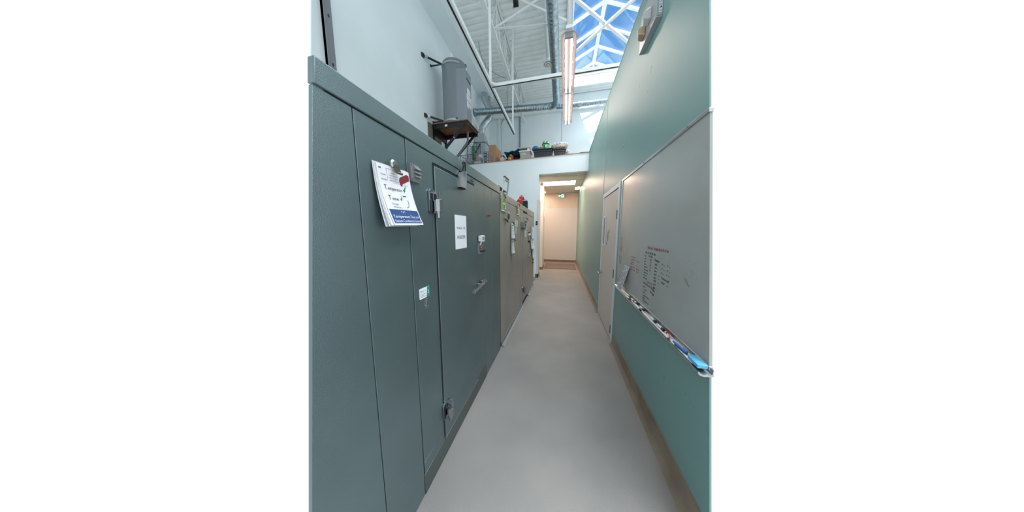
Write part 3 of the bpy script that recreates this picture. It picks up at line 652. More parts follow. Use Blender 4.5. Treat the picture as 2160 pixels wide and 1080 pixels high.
# things stuck on the freezer
def paper_stack():
    t = thing('paper_stack', (FX + .01, .8, 1.5), 'thick stack of creased training sheets reading Temperature and Time, clipped to the freezer', 'papers')
    W_, Hh = .178, .238; rot = math.radians(-3)
    def surf(k):
        def fn(u, v, off=0):          # u,v in 0..1, v=1 top
            lift = .008 + k * .0016 + (1 - v) ** 2 * (.030 + .004 * k) + .004 * math.sin(u * 7 + k) * (1 - v)
            uu = (u - .5) * W_ + (.012 if k == 5 else 0) * (1 - v) + .002 * math.sin(k * 2.1); vv = (v - 1) * Hh
            y = .785 + uu * math.cos(rot) - vv * math.sin(rot) * -1; z = 1.762 + uu * math.sin(rot) * -.6 + vv
            return Vector((FX + lift + off, y - (5 - k) * .0022, z + (5 - k) * .0012 * (1 - 2 * (1 - v))))
        return fn
    for k in range(5): MB().sheet(surf(k), 4, 10, paper2 if k % 2 else paper, .0006).build('sheet', t)
    m = MB(); f5 = surf(5); m.sheet(f5, 8, 14, paper, .0006)
    f = lambda u, v, o=0: f5(u, v, .0006 + o)
    def q(u0, u1, v0, v1, mt, o=.0006, n=6): m.sheet(lambda a, b, oo: f(u0 + (u1 - u0) * a, v0 + (v1 - v0) * b, oo + .0003), n, 3, mt, o)
    def tx(s, u, v, sz, mt, wd=None): m.text(s, u, v, sz, lambda a, b, o: f(a, b, o), mt, off=.0016, width=wd)
    q(.03, .97, .03, .27, ink_blue)
    tx('F A T', .33, .21, .055, paper); tx('Temperature Time are', .06, .125, .07, paper, .88); tx('Easiest Conditions to Control', .06, .05, .065, paper, .88)
    tx('T', .09, .60, .115, ink_red, .07); tx('emperature', .18, .60, .085, ink, .44); tx('T', .12, .43, .115, ink_red, .08); tx('ime', .22, .43, .085, ink, .19)
    for u0, v0, s in ((.66, .61, 1), (.46, .44, .8)):
        m.add([f(u0 + a * s, v0 + b * s, .0016) for a, b in ((0, .045), (.03, .03), (.055, .055), (.15, .14), (.06, .0), (.035, -.01))], [(0, 1, 5), (1, 2, 4, 5), (2, 3, 4)], ink_green)
    tx('Food', .07, .83, .05, ink_grey, .13); tx('Acidity', .07, .75, .05, ink_grey, .16); tx('Oxygen', .16, .35, .05, ink_grey, .2); tx('Moisture', .18, .295, .05, ink_grey, .24)
    for i, s in enumerate(('Review', 'Temperature and', 'Time to Control', 'Bacteria Growth')): tx(s, .30 if i else .37, .885 - i * .042, .032, ink, .28 if i else .12)
    q(.25, .252, .78, .96, ink_blue); q(.25, .62, .955, .957, ink_blue); q(.40, .9, .735, .737, ink_blue)
    m.add([f(a, b, .0016) for a, b in ((.62, .72), (.60, .80), (.64, .86), (.90, .95), (.97, .93), (.97, .84), (.93, .83), (.70, .75), (.66, .70))], [(0, 1, 2, 7, 8), (2, 3, 4, 5, 6, 7)], ink_red)
    q(.68, .80, .80, .88, paper2, .001)
    for i in range(9): a = -PI * .55 + i * .24; m.add([f(.62 + .12 * math.cos(a) * r_, .42 + .1 * math.sin(a) * r_, .0016) for r_ in (.96, 1.06)] + [f(.62 + .12 * math.cos(a + .24) * r_, .42 + .1 * math.sin(a + .24) * r_, .0016) for r_ in (1.06, .96)], [(0, 1, 2, 3)], ink)
    q(.60, .72, .515, .535, ink); q(.05, .11, .93, .955, ink_grey)
    m.build('printed_sheet', t)
paper_stack()
def clip(y, z, x, label, sc=1.0, group='clips on the walk-in boxes', body=None):
    t = thing('magnetic_clip', (x, y, z), label, 'clip', group); b = body or plastic_black; f = LW(x)
    m = MB(); m.tube([f(y, z, 0), f(y, z, .008), f(y, z, .013)], [.016 * sc, .018 * sc, .012 * sc], alu, 14); m.build('magnet', t)
    m = MB(); m.prism([(y - .006 * sc, z - .005 * sc), (y + .012 * sc, z - .005 * sc), (y + .026 * sc, z - .035 * sc), (y - .010 * sc, z - .035 * sc)], f, .014, .022, b)
    m.tube([f(y - .004, z - .036 * sc, .024), f(y + .024 * sc, z - .036 * sc, .024)], .006 * sc, b, 8); m.build('jaw', t)
clip(.778, 1.776, FX + .016, 'round metal magnet clip holding the Temperature sheets', 1.0, body=mat('bronze_metal', '#77746a', .35, .7))
m = MB(); f = LW(FX + .0065); m.prism(rect(1.306, 1.490, 1.364, 1.612), f, 0, .0008, mat('clear_tape', '#7f8b8f', .3)); m.prism(rect(1.311, 1.485, 1.370, 1.606), f, .0008, .0016, paper)
m.text('WALK - IN', 1.333, 1.508, .026, f, ink, off=.0022, width=.128); m.text('FREEZER', 1.335, 1.440, .034, f, ink, off=.0022, width=.128)
tag(m.build('paper_sign', smooth=False), 'white paper sign reading WALK - IN FREEZER taped on the freezer door', 'sign')
m = MB(); f = LW(FX + .0025)
m.prism([(.922, 1.137), (1.0, 1.137), (1.005, 1.142), (1.005, 1.190), (1.0, 1.194), (.922, 1.194), (.918, 1.190), (.918, 1.142)], f, 0, .0012, paper)
m.prism([(.975, 1.1375), (1.0, 1.1375), (1.004, 1.142), (1.004, 1.190), (1.0, 1.1935), (.984, 1.1935)], f, .0012, .0018, sticker_green)
m.text('2', .985, 1.155, .026, f, paper, off=.0022); m.text('MERC', .923, 1.172, .014, f, sticker_green, off=.0016, width=.032); m.text('100', .956, 1.172, .014, f, mat('sky_blue_print', '#79aee0', .5), off=.0016, width=.016)
for k in range(3): m.prism(rect(.924, .97 - .01 * (k == 1), 1.160 - k * .007, 1.162 - k * .007), f, .0012, .0016, ink_grey)
tag(m.build('service_sticker', smooth=False), 'small white and green sticker with a 2 on the freezer beside the door', 'sticker')
m = MB(); rnd = random.Random(3)
for k in range(26):
    y = .968 + rnd.gauss(0, .007) + k * .0004; z = 1.128 - k * .0022; m.prism(oval(y, z, rnd.uniform(.001, .004), rnd.uniform(.002, .005), 6), f, 0, .0004, mat('glue_residue', '#8b969b', .6))
tag(m.build('glue_smear', smooth=False), 'pale glue residue on the freezer panel under the sticker', 'smear')
m = MB(); m.tube([LW(FX)(1.995, 1.643, 0), LW(FX)(1.995, 1.643, .03)], .006, red_plastic, 8); m.bar(LW(FX)(1.97, 1.643, .014), LW(FX)(2.03, 1.645, .02), .012, .012, red_plastic)
tag(m.build('red_magnet'), 'small red plastic peg on the freezer panel right of the door', 'magnet')

# ------------------------------------------------------------------ walk-in cooler further along
co = thing('walk_in_cooler', (-2.0, 4.0, 0), 'warm grey walk-in cooler box beyond the freezer, hung with papers and posters', 'walk-in cooler')
MB().box(XL + .15, FX - .03, 2.43, 5.62, 0, 1.95, fr_warm).build('cooler_box', co)
MB().box(FX - .028, FX - .006, 2.425, 5.62, .01, 1.94, gap_dark).build('gasket_backing', co)
panel(2.43, 2.70, .06, 1.87, fr_warm, co); panel(2.70, 3.70, .06, 1.87, fr_warm, co)
panel(3.70, 3.95, .06, 1.87, fr_warm, co, name='door_jamb', x=FX + .002); panel(4.50, 4.88, .06, 1.83, fr_warm, co, name='door_jamb', x=FX + .002); panel(4.88, 5.63, .06, 1.83, fr_warm, co)
cdoor = MB().box(FX - .03, FX + .006, 3.955, 4.495, .10, 1.83, fr_warm).build('door', co, bevel=.004)
for a, b, c_, d in ((2.43, 4.45, 1.872, 1.965), (4.45, 5.63, 1.832, 1.965)): MB().box(FX - .1, FX + .004, a + .002, b - .002, c_, d, fr_warm).build('top_trim', co, bevel=.004)
for a, b in ((2.45, 3.93), (4.62, 5.62)):
    m = MB(); m.prism([(FX - .005, 0), (FX + .035, 0), (FX + .035, .006), (FX + .008, .02), (FX + .006, .07), (FX - .005, .07)], lambda u, v, o: Vector((u, o, v)), a, b, mat('zinc_kick_strip', '#8b9294', .5, .4)); m.build('kick_plate', co)
hinge(cdoor, 3.96, .34, .9)
m = MB(); f = LW(FX + .004); m.prism(rect(3.76, 4.02, 1.55, 1.65), f, 0, .05, plastic_grey); m.prism(rect(3.86, 3.94, 1.58, 1.64), f, .05, .055, plastic_black); m.prism(rect(3.94, 4.06, 1.52, 1.62), f, .0, .05, chrome); m.prism(rect(3.74, 3.88, 1.525, 1.54), f, 0, .03, red_plastic); m.build('door_closer', co, bevel=.004)
m = MB(); m.prism(rect(4.56, 4.68, 1.39, 1.43), f, 0, .05, plastic_white); m.tube([f(4.62, 1.44, .0), f(4.62, 1.46, .03)], .02, brass, 8); m.tube([f(4.62, 1.40, .01), f(4.62, 1.25, .01)], .006, alu, 6); m.tube([f(4.62, 1.25, 0), f(4.62, 1.25, .04)], .022, plastic_black, 10); m.build('switch_plate', co, bevel=.003)
door_pull(cdoor, 4.28, .965, 1.3)
for z in (.74, .66): MB().tube([f(5.4, z, 0), f(5.4, z, .02)], .02, plastic_black, 8).build('pipe_plug', co)
m = MB(); f = LW(FX + .0075)
m.prism(rect(4.08, 4.35, 1.66, 1.68), f, .004, .008, ink); m.prism([(4.13, 1.70), (4.40, 1.72), (4.40, 1.50), (4.16, 1.50)], f, 0, .003, clear_lens); m.prism(rect(4.18, 4.36, 1.51, 1.66), f, .003, .006, mat('pale_blue_card', '#9fb4c1', .5))
tag(m.build('document_pouch', smooth=False), 'clear hanging pouch with pale blue card on the cooler door', 'pouch')
clip(4.37, 1.76, FX + .0075, 'dark clip holding the clear pouch on the cooler door', 1.3)
m = MB(); m.prism(rect(4.14, 4.32, 1.37, 1.60), f, 0, .001, paper2); m.prism(rect(4.2, 4.26, 1.50, 1.51), f, .001, .002, ink_grey); m.prism(rect(4.2, 4.26, 1.44, 1.45), f, .001, .002, ink_grey)
tag(m.build('paper_label', smooth=False), 'tall plain white label on the cooler door below the pouch', 'sign')

def poster(y0, y1, z0, z1, label, flip, word):
    t = thing('clipped_poster', (FX, (y0 + y1) / 2, z0), label, 'poster', 'green food posters clipped to the cooler')
    f0 = LW(FX + .004); w_ = y1 - y0; h_ = z1 - z0
    def fn(u, v, o=0):
        return f0(y0 + u * w_, z0 + v * h_, .003 + .012 * (1 - v) * math.sin(u * PI) + o)
    m = MB(); m.sheet(fn, 6, 8, paper, .0008); sh_ = m.build('sheet', t)
    m = MB()
    def q(u0, u1, v0, v1, mt, o): m.sheet(lambda a, b, oo: fn(u0 + (u1 - u0) * a, v0 + (v1 - v0) * b, o + oo), 6, 6, mt, .0004)
    cols = (poster_olive, poster_green, poster_dark) if not flip else (poster_green, poster_olive, poster_olive)
    q(.03, .3, .06, .97, cols[0], .0008); q(.3, .72, .06, .97, cols[1], .0008); q(.72, .96, .06, .97, cols[2], .0008)
    m.text(word, .28, .76, .2, lambda a, b, o: fn(a, b, o), paper, off=.002, width=.5); m.text('Smart', .3, .13, .1, lambda a, b, o: fn(a, b, o), paper, off=.002, width=.48)
    m.add([fn(a, b, .002) for a, b in ((.55, .18), (.82, .18), (.72, .55), (.68, .68), (.62, .68), (.6, .55))], [(0, 1, 2, 3, 4, 5)], mat('poster_cream', '#d8d6b8', .5))
    q(.3, .52, .42, .53, paper, .0016)
    m.build('print', sh_)
poster(2.455, 2.69, 1.735, 1.935, 'green poster under a black clip at the near end of the cooler', False, 'EAT')
poster(3.35, 3.585, 1.755, 1.932, 'green poster at the top of the cooler left of its door', True, 'EAT')
clip(2.575, 1.95, FX + .005, 'black clip holding the nearer green poster', 1.2); clip(3.49, 1.945, FX + .005, 'black clip holding the farther green poster', 1.2)
def hung(y0, y1, z0, z1, label, curl=.022, green=True, yel=False, cat='papers'):
    t = thing('clipped_papers', (FX, (y0 + y1) / 2, z0), label, cat, 'papers clipped to the cooler'); w_ = y1 - y0; h_ = z1 - z0
    for k in range(3):
        def fn(u, v, o=0, k=k): return Vector((FX + .006 + k * .004 + curl * (1 - v) ** 2 * (1 + .2 * k) * (.6 + .4 * math.cos((u - .5) * 3)) + o, y0 + u * w_ - (2 - k) * .015 * (1 - v), z0 + (v * h_)))
        m = MB(); m.sheet(fn, 5, 8, paper if k == 2 else paper2, .0008)
        if k == 2:
            g_ = lambda a, b, o=0: fn(a, b, o + .0008)
            if green: m.sheet(lambda a, b, o: g_(.12 + .72 * a, .80 + .06 * b, o + .0006), 4, 1, ink_green, .0004)
            if yel: m.sheet(lambda a, b, o: g_(.0 + .2 * a, .62 + .1 * b, o + .0008), 4, 1, yellow, .0004)
            for i in range(9): m.sheet(lambda a, b, o: g_(.15 + .65 * a * (.7 + .3 * math.sin(i * 5.)), .72 - i * .06 + .015 * b, o + .0005), 4, 1, ink_grey, .0003)
        m.build('sheet', t)
hung(2.955, 3.105, 1.385, 1.605, 'curling white papers with yellow tag on the cooler, upper of the two bundles', yel=True)
hung(2.965, 3.10, 1.165, 1.365, 'curling white papers with green heading on the cooler, lower of the two bundles')
clip(3.03, 1.625, FX + .012, 'clip above the papers with the yellow tag', 1.0); clip(3.03, 1.383, FX + .03, 'clip above the lower paper bundle on the cooler', 1.0)
hung(5.05, 5.52, 1.30, 1.61, 'white papers at the far end of the cooler, topmost of the three bundles', .015, False)
hung(4.98, 5.48, 1.06, 1.295, 'white papers at the far end of the cooler, middle bundle of three', .03, False)
hung(5.22, 5.62, .82, 1.07, 'white papers at the far end of the cooler, lowest bundle of three', .03, False)
for (y, z, lb) in ((2.625, 1.655, 'black clip on the cooler joint, left of the pair'), (2.70, 1.645, 'black clip on the cooler joint, right of the pair')): clip(y, z, FX + .004, lb, 1.0)
clip(5.2, 1.62, FX + .012, 'clip on the topmost bundle at the far end of the cooler', 1.2)
t = thing('gasket_sample', (FX, 2.83, 1.68), 'dark hanging tag with white magnet on the cooler wall', 'tag')
m = MB(); f = LW(FX + .002); m.tube([f(2.83, 1.735, 0), f(2.83, 1.735, .012)], .014, plastic_white, 12); m.build('magnet', t)
m = MB(); m.prism([(2.79, 1.70), (2.81, 1.73), (2.86, 1.72), (2.87, 1.69), (2.84, 1.655), (2.81, 1.65)], f, .004, .012, mat('slate_card', '#3f4652', .5)); m.build('card', t); t.name = 'hanging_tag'
for (y, z0, z1, lb) in ((3.27, 1.56, 1.665, 'short white strip on the cooler, left of the upper two'), (3.38, 1.555, 1.66, 'short white strip on the cooler, right of the upper two'), (3.29, 1.45, 1.545, 'short white strip on the cooler, below the other two')):
    m = MB(); m.box(FX, FX + .008, y, y + .035, z0, z1, plastic_white); tag(m.build('label_strip', bevel=.001), lb, 'label', 'white strips on the cooler')
# things on top of the cooler
t = thing('step_stool', (-1.15, 3.4, 1.966), 'folding step stool with dark treads standing on top of the cooler', 'step stool')
m = MB(); m.tube([(-1.0, 3.42, 1.97), (-1.04, 3.85, 2.46)], .010, mat('dull_tube', '#8a9299', .45, .3), 8); m.build('leg', t)
m = MB(); m.tube([(-1.0, 3.75, 1.97), (-1.02, 4.07, 2.44)], .012, mat('dark_tube', '#4b5058', .4, .5), 8); m.build('leg', t)
m = MB(); m.tube([(-1.35, 3.42, 1.97), (-1.3, 3.7, 2.2)], .012, alu, 8); m.build('leg', t)
m = MB(); m.bar((-1.05, 3.85, 2.45), (-1.03, 4.09, 2.45), .02, .06, MATS['dull_tube'], up=(0, 0, 1)); m.bar((-1.05, 3.85, 2.485), (-1.03, 4.09, 2.475), .03, .02, paint_dark); m.build('hand_grip', t)
m = MB(); m.add([Vector(p) for p in ((-1.5, 3.52, 2.21), (-1.04, 3.48, 2.22), (-1.02, 3.9, 2.205), (-1.48, 3.95, 2.2), (-1.5, 3.52, 2.24), (-1.04, 3.48, 2.25), (-1.02, 3.9, 2.22), (-1.48, 3.95, 2.23))], [(3, 2, 1, 0), (4, 5, 6, 7), (0, 1, 5, 4), (1, 2, 6, 5), (2, 3, 7, 6), (3, 0, 4, 7)], paint_dark); m.build('tread', t)
m = MB(); m.blob((-.80, 4.08, 2.045), (.055, .11, .068), red_bright, wob=.5)
m.blob((-.80, 4.18, 2.12), (.04, .08, .06), red_bright, wob=.4)
tag(m.build('red_cloth_bag', sub=1), 'crumpled red cloth bag on top of the cooler', 'bag')
t = thing('black_spray_bottle', (-.82, 4.42, 1.965), 'black plastic container with pointed top on the cooler beside the red bag', 'bottle')
m = MB(); m.tube([(-.82, 4.42, 1.965), (-.82, 4.42, 2.10), (-.82, 4.42, 2.13), (-.82, 4.42, 2.14)], [.125, .125, .10, .06], navy_tote, 20); m.build('body', t); t.name = 'black_canister'
m = MB(); m.tube([(-.82, 4.38, 2.14), (-.82, 4.38, 2.19), (-.82, 4.38, 2.21), (-.82, 4.38, 2.23)], [.06, .045, .02, .008], navy_tote, 14); m.build('cap', t)
m = MB(); m.box(-.83, -.78, 3.40, 3.52, 1.966, 1.985, cardboard); m.blob((-.8, 3.44, 1.995), (.02, .035, .014), brass)
tag(m.build('small_scrap'), 'tiny brown scrap on the cooler edge between stool and red bag', 'scrap')

# thermostat-like reader on bulkhead corner
t = thing('wall_sensor', (-.79, by(-.8), 1.7), 'small black and white wall sensor on the white wall corner past the cooler', 'sensor')
f = lambda u, v, o=0: Vector((u, by(u) - o, v))
m = MB(); m.prism(rect(-.785, -.715, 1.62, 1.79), f, .001, .03, plastic_white); m.build('housing', t, bevel=.004)
m = MB(); m.prism(rect(-.78, -.72, 1.66, 1.785), f, .03, .036, plastic_black); m.prism(oval(-.75, 1.72, .012, .018), f, .036, .038, plastic_grey); m.build('display', t)

# ------------------------------------------------------------------ the door in the teal wall
d0, d1, zt_ = 2.875, 3.92, 2.10
m = MB()
m.box(RX - .014, RX + .0, d0, d0 + .055, 0, zt_, frame_paint); m.box(RX - .014, RX, d1 - .055, d1, 0, zt_, frame_paint); m.box(RX - .014, RX, d0 + .055, d1 - .055, zt_ - .06, zt_, frame_paint)
dfr = struct('door_1', m, bevel=.003)
leaf = MB().box(RX - .006, RX - .001, d0 + .06, d1 - .06, .012, zt_ - .065, door_paint).build('door_leaf', dfr, bevel=.002)
MB().box(RX - .009, RX - .004, d0 + .055, d1 - .055, zt_ - .068, zt_ - .058, gap_dark).build('door_gap', dfr)
f = RWf(RX - .006)
m = MB(); a, b, c_, e = -3.77, -3.64, 1.275, 1.70
for r_ in (rect(a - .02, b + .02, c_ - .02, c_), rect(a - .02, b + .02, e, e + .02), rect(a - .02, a, c_, e), rect(b, b + .02, c_, e)): m.prism(r_, f, 0, .014, frame_paint)
m.build('vision_panel_frame', leaf, bevel=.002)
MB().prism(rect(a, b, c_, e), f, 0, .002, mat('dim_glass', '#6b5f5e', .1)).build('vision_panel_glass', leaf)
for z in (1.70, .93, .165):
    m = MB(); m.box(RX - .020, RX - .006, d0 + .05, d0 + .085, z - .055, z + .055, mat('steel_hinge', '#6e7376', .35, .8)); m.build('hinge', leaf)
m = MB(); m.tube([f(-3.80, .79, 0), f(-3.80, .79, .012)], .03, chrome, 16); m.tube([f(-3.80, .79, .01), f(-3.80, .79, .05)], .011, chrome, 10); m.tube([f(-3.81, .79, .05), f(-3.69, .785, .055)], .010, chrome, 10); m.box(RX - .06, RX - .035, 3.76, 3.83, .765, .81, chrome); m.build('door_lever', leaf)
m = MB(); m.prism(rect(-3.52, -3.36, 1.28, 1.53), f, 0, .001, paper2); m.prism(oval(-3.44, 1.41, .045, .085), f, .001, .002, olive_yellow)
for k in range(6): m.prism(rect(-3.46, -3.42, 1.35 + k * .022, 1.355 + k * .022), f, .002, .0024, ink_grey)
m.prism(rect(-3.385, -3.36, 1.46, 1.52), f, .001, .002, ink); m.prism(rect(-3.52, -3.495, 1.275, 1.32), f, .001, .002, ink)
tag(m.build('door_notice', smooth=False), 'small paper notice with olive oval on the beige door beside its window', 'notice')

# ------------------------------------------------------------------ whiteboard
b0, b1, zb0, zb1 = .985, 2.745, .875, 2.07
t = thing('whiteboard', (RX, 1.9, .84), 'large whiteboard with handwritten lists and aluminium tray on the teal wall', 'whiteboard')
m = MB(); m.box(RX - .012, RX, b0, b1, zb0, zb1, board_white); end_at(m, lambda z: cutR(z) * .982, b0); surf_ = m.build('writing_surface', t)
m = MB()
m.box(RX - .02, RX, b0, b1, zb1, zb1 + .022, alu); m.box(RX - .02, RX, b1, b1 + .022, zb0, zb1 + .022, alu); m.box(RX - .018, RX, b0, b1, zb0 - .02, zb0, alu); end_at(m, lambda z: cutR(z) * .975, b0); bfr_ = m.build('frame', t, bevel=.002)
for y in (1.45, 2.1): MB().tube([(RX - .02, y, zb1 + .011), (RX - .026, y, zb1 + .011)], .006, chrome, 8).build('screw', bfr_)
m = MB(); pr = [(RX - .012, .842), (RX - .05, .838), (RX - .066, .842), (RX - .074, .852), (RX - .070, .858), (RX - .062, .850), (RX - .05, .846), (RX - .036, .852), (RX - .028, .847), (RX - .018, .85), (RX - .012, .872)]
m.prism(pr, lambda u, v, o: Vector((u, o, v)), b0, b1 - .03, alu); end_at(m, lambda z: cutR(z) * .955, b0); m.build('tray', t)
f = RWf(RX - .012)
def hand(mm, s, y, z, size, mt, rot=0.0, wd=None):
    mm.text(s, -y, z, size, f, mt, shear=.25, off=.0006, width=wd, rot=rot, fat=.012)
def nxt(mm, name): mm.build(name, surf_, smooth=False); return MB()
m = MB()
hand(m, 'Fill Item Box   Circulation Boxes Wk of  Nov', 1.90, 1.352, .034, pen_red, -.0, .35)
m = nxt(m, 'red_title')
for i, s in enumerate(('orders', 'call in  9 x', 'Tue', 'Fri', 'buy x3   4 pc', 'pick up  2 x')): hand(m, s, 2.30, 1.235 - i * .024, .020, pen_red, 0, .05 + .02 * len(s) * .8)
m = nxt(m, 'red_list')
hand(m, 'Check box 5x', 1.86, 1.083, .022, pen_red, 0, .11)
nxt(m, 'red_note')
m = MB()
hand(m, 'Gear List  Full Item Box', 1.94, 1.312, .028, pen_black, 0, .20)
for i, w_ in enumerate(('rice', 'oats', 'salt', 'flour', 'beans x2', 'corn pasta', 'tomato can', 'oil cans', 'mixed veg')): hand(m, w_, 1.945, 1.285 - i * .023, .020, pen_black, 0, .0085 * len(w_))
hand(m, 'Pan Salt', 1.865, 1.290, .022, pen_black, 0, .075)
for i in range(5): hand(m, ('8x2', '12', '6x4', '10', '24')[i], 1.835, 1.264 - i * .021, .020, pen_black, 0, .028)
m = nxt(m, 'black_list')
hand(m, 'Produce', 1.755, 1.272, .030, pen_black, -.05, .080)
for i in range(9): hand(m, ('leeks', 'kale', 'beets', 'yams', 'peas', 'dill', 'chard', 'plums', 'pears')[i], 1.745, 1.243 - i * .025, .023, pen_black, 0, .042)
m = nxt(m, 'black_list')
for c2 in range(2):
    for i in range(3): hand(m, 'x ---', 1.635 - c2 * .075, 1.262 - i * .030, .024, pen_black, -.15, .048)
for i in range(5): hand(m, '---', 1.675, 1.170 - i * .024, .024, pen_black, -.1, .022)
m = nxt(m, 'black_list')
hand(m, 'Produce bulk', 1.625, 1.165, .026, pen_black, -.06, .11); hand(m, 'misc   ---', 1.625, 1.135, .026, pen_black, -.06, .11)
m = nxt(m, 'black_list')
hand(m, 'Gear List By a Day Next Fri', 1.935, 1.058, .027, pen_black, -.03, .22)
for i, w_ in enumerate(('jars', '- cans', 'soup')): hand(m, w_, 1.925, 1.028 - i * .023, .021, pen_black, 0, .011 * len(w_))
m = nxt(m, 'black_list')
hand(m, 'bag', 1.79, 1.020, .024, pen_black, -.08, .08)
for i, w_ in enumerate(('- collect label', 'boxes', '- bin washed 2x', '  ok')): hand(m, w_, 1.925, .955 - i * .021, .021, pen_black, 0, .0085 * len(w_))
m = nxt(m, 'black_list')
for i in range(4): hand(m, ('16 x', 'a / 3', '7 11', '2 x 9')[i], 2.715, 1.405 - i * .02, .021, pen_black, 0, .09)
for i in range(4): hand(m, ('sort', 'x 3 b', '40 8', '9 ok')[i], 2.715, 1.315 - i * .02, .021, pen_black, 0, .10)
m = nxt(m, 'black_list')
for i in range(4): hand(m, ('am', 'box 2', 'pm', 'tbd 4')[i], 2.72, 1.19 - i * .026, .020, pen_black, 0, .09)
nxt(m, 'black_list')
m = MB(); rnd = random.Random(5)
m.prism([(-1.36, 1.232), (-1.345, 1.238), (-1.315, 1.215), (-1.30, 1.192), (-1.315, 1.193), (-1.34, 1.208)], f, 0, .0005, smudge_m)
for k in range(24): u = -1.30 + rnd.gauss(0, .035); v = 1.26 + rnd.gauss(0, .03); m.prism(oval(u, v, rnd.uniform(.001, .004), rnd.uniform(.002, .007), 6), f, 0, .0004, smudge_m)
nxt(m, 'smear')

# pens and eraser on the tray
def pen(y, z, body, capm, label, ang=0.0, x=RX - .042, ln=.085, capside=-1, name='marker'):
    t = thing(name, (x, y, z), label, 'marker', 'markers on the whiteboard tray')
    d = Vector((math.sin(ang), math.cos(ang) , 0)) * capside; p = Vector((x, y, z))
    m = MB(); m.tube([p - d * (ln * .5), p + d * (ln * .2)], .0065, body, 10); m.tube([p - d * (ln * .5) - d * .004, p - d * (ln * .5)], [.004, .0065], capm, 10); m.build('barrel', t)
    m = MB(); m.tube([p + d * (ln * .2), p + d * (ln * .5), p + d * (ln * .52)], [.0085, .008, .004], capm, 10); m.build('cap', t)
    return t
TZ = .858
pen(1.87, TZ, plastic_white, plastic_black, 'white marker with black cap at the far part of the tray, by the board', x=RX - .030)
pen(1.86, TZ, plastic_white, plastic_black, 'white marker with black cap on the outer edge of the tray, far part', x=RX - .056)
pen(1.64, TZ, plastic_white, plastic_black, 'white marker with fat black cap alone in the middle of the tray', x=RX - .034)
pen(1.515, TZ, plastic_white, plastic_black, 'white marker with black cap just beyond the red marker', x=RX - .036)
pen(1.40, TZ + .001, plastic_white, red_bright, 'white marker with red cap lying askew on the tray', ang=.38, x=RX - .045, capside=1)
pen(1.27, TZ + .001, blue_plastic, blue_plastic, 'blue marker next to the light blue eraser', ang=-.1, x=RX - .042, ln=.11)
for (y, x, b_, c__, lb) in ((2.22, RX - .032, plastic_white, green_plastic, 'marker with green cap, among the far cluster on the tray'), (2.14, RX - .055, plastic_white, red_bright, 'marker with red cap, among the far cluster on the tray'),
                        (2.08, RX - .034, plastic_white, blue_cloth, 'marker with teal cap, among the far cluster on the tray'), (2.02, RX - .030, plastic_white, plastic_black, 'marker with black cap, nearest of the far cluster on the tray')):
    pen(y, TZ, b_, c__, lb, x=x, ang=random.uniform(-.1, .1))
m = MB(); m.prism([(1.074, .635), (1.152, .635), (1.170, .655), (1.155, .676), (1.074, .676)], lambda u, v, o: Vector((v, u, o)), .863, .880, blue_foam); m.prism([(1.077, .638), (1.152, .638), (1.167, .655), (1.153, .673), (1.077, .673)], lambda u, v, o: Vector((v, u, o)), .8595, .863, plastic_black)
tag(m.build('board_eraser', bevel=.002), 'light blue foam eraser on the near end of the whiteboard tray', 'eraser')
m = MB()
def fn(u, v, o=0): return Vector((RX - .060 + .040 * v + .006 * math.sin(u * 3) * v - o, 2.56 - .17 * u - .10 * v, .852 + .275 * v - .0 * u))
m.sheet(fn, 5, 8, paper2, .0008)
rnd = random.Random(2)
for c3 in range(4):
    for k in range(20):
        if rnd.random() < .85: m.sheet(lambda a, b, o: fn(.06 + c3 * .24 + a * rnd.choice((.12, .15, .18)) * 1.0, .05 + k * .046 + .022 * b, o + .0014), 1, 1, ink, .0003)
tag(m.build('crossword_sheet', smooth=False), 'narrow printed sheet leaning at the far end of the whiteboard tray', 'paper')

# emergency light unit, dome, marks on the teal wall
t = thing('emergency_light', (RX, 2.15, 3.11), 'grey box with tilted lamp heads high on the teal wall', 'emergency light')
m = MB(); m.box(.655, RX, 2.0, 2.36, 3.11, 3.42, mat('battery_box_grey', '#a9aeb0', .35, .2)); m.build('housing', t, bevel=.003)
m = MB(); f2 = EW(2.0); m.prism(rect(.672, .695, 3.14, 3.28), f2, 0, .001, paper2)
for k in range(5): m.prism(rect(.675, .692, 3.15 + k * .02, 3.154 + k * .02), f2, .001, .0015, ink_grey)
m.prism(oval(.686, 3.175, .005, .007), f2, .0015, .002, ink_blue); m.prism(rect(.66, .693, 3.118, 3.121), f2, 0, .001, ink_grey); m.build('label_panel', t)
for (yy, zz, mt) in ((2.12, 3.22, clear_lens), (2.24, 3.20, tan_lens)):
    m = MB(); m.add([Vector(p) for p in ((.655, yy - .03, zz - .035), (.655, yy + .05, zz - .035), (.655, yy + .05, zz + .06), (.655, yy - .03, zz + .06), (.60, yy - .02, zz - .015), (.615, yy + .04, zz - .03), (.61, yy + .04, zz + .02), (.595, yy - .02, zz + .03))],
              [(3, 2, 1, 0), (4, 5, 6, 7), (0, 1, 5, 4), (1, 2, 6, 5), (2, 3, 7, 6), (3, 0, 4, 7)], mt); m.build('lamp_head', t, bevel=.008)
m = MB(); m.tube([(RX, 2.33, 3.60), (RX - .02, 2.33, 3.60)], .045, lens_dark, 20); m.blob((RX - .02, 2.33, 3.60), (.03, .038, .038), lens_dark, 16, 10)
tag(m.build('dome_camera'), 'black dome on the teal wall above the emergency light', 'camera')
m = MB(); f = RWf(RX); rnd = random.Random(9)
scuff = mat('dark_scuff', '#4d6564', .6)
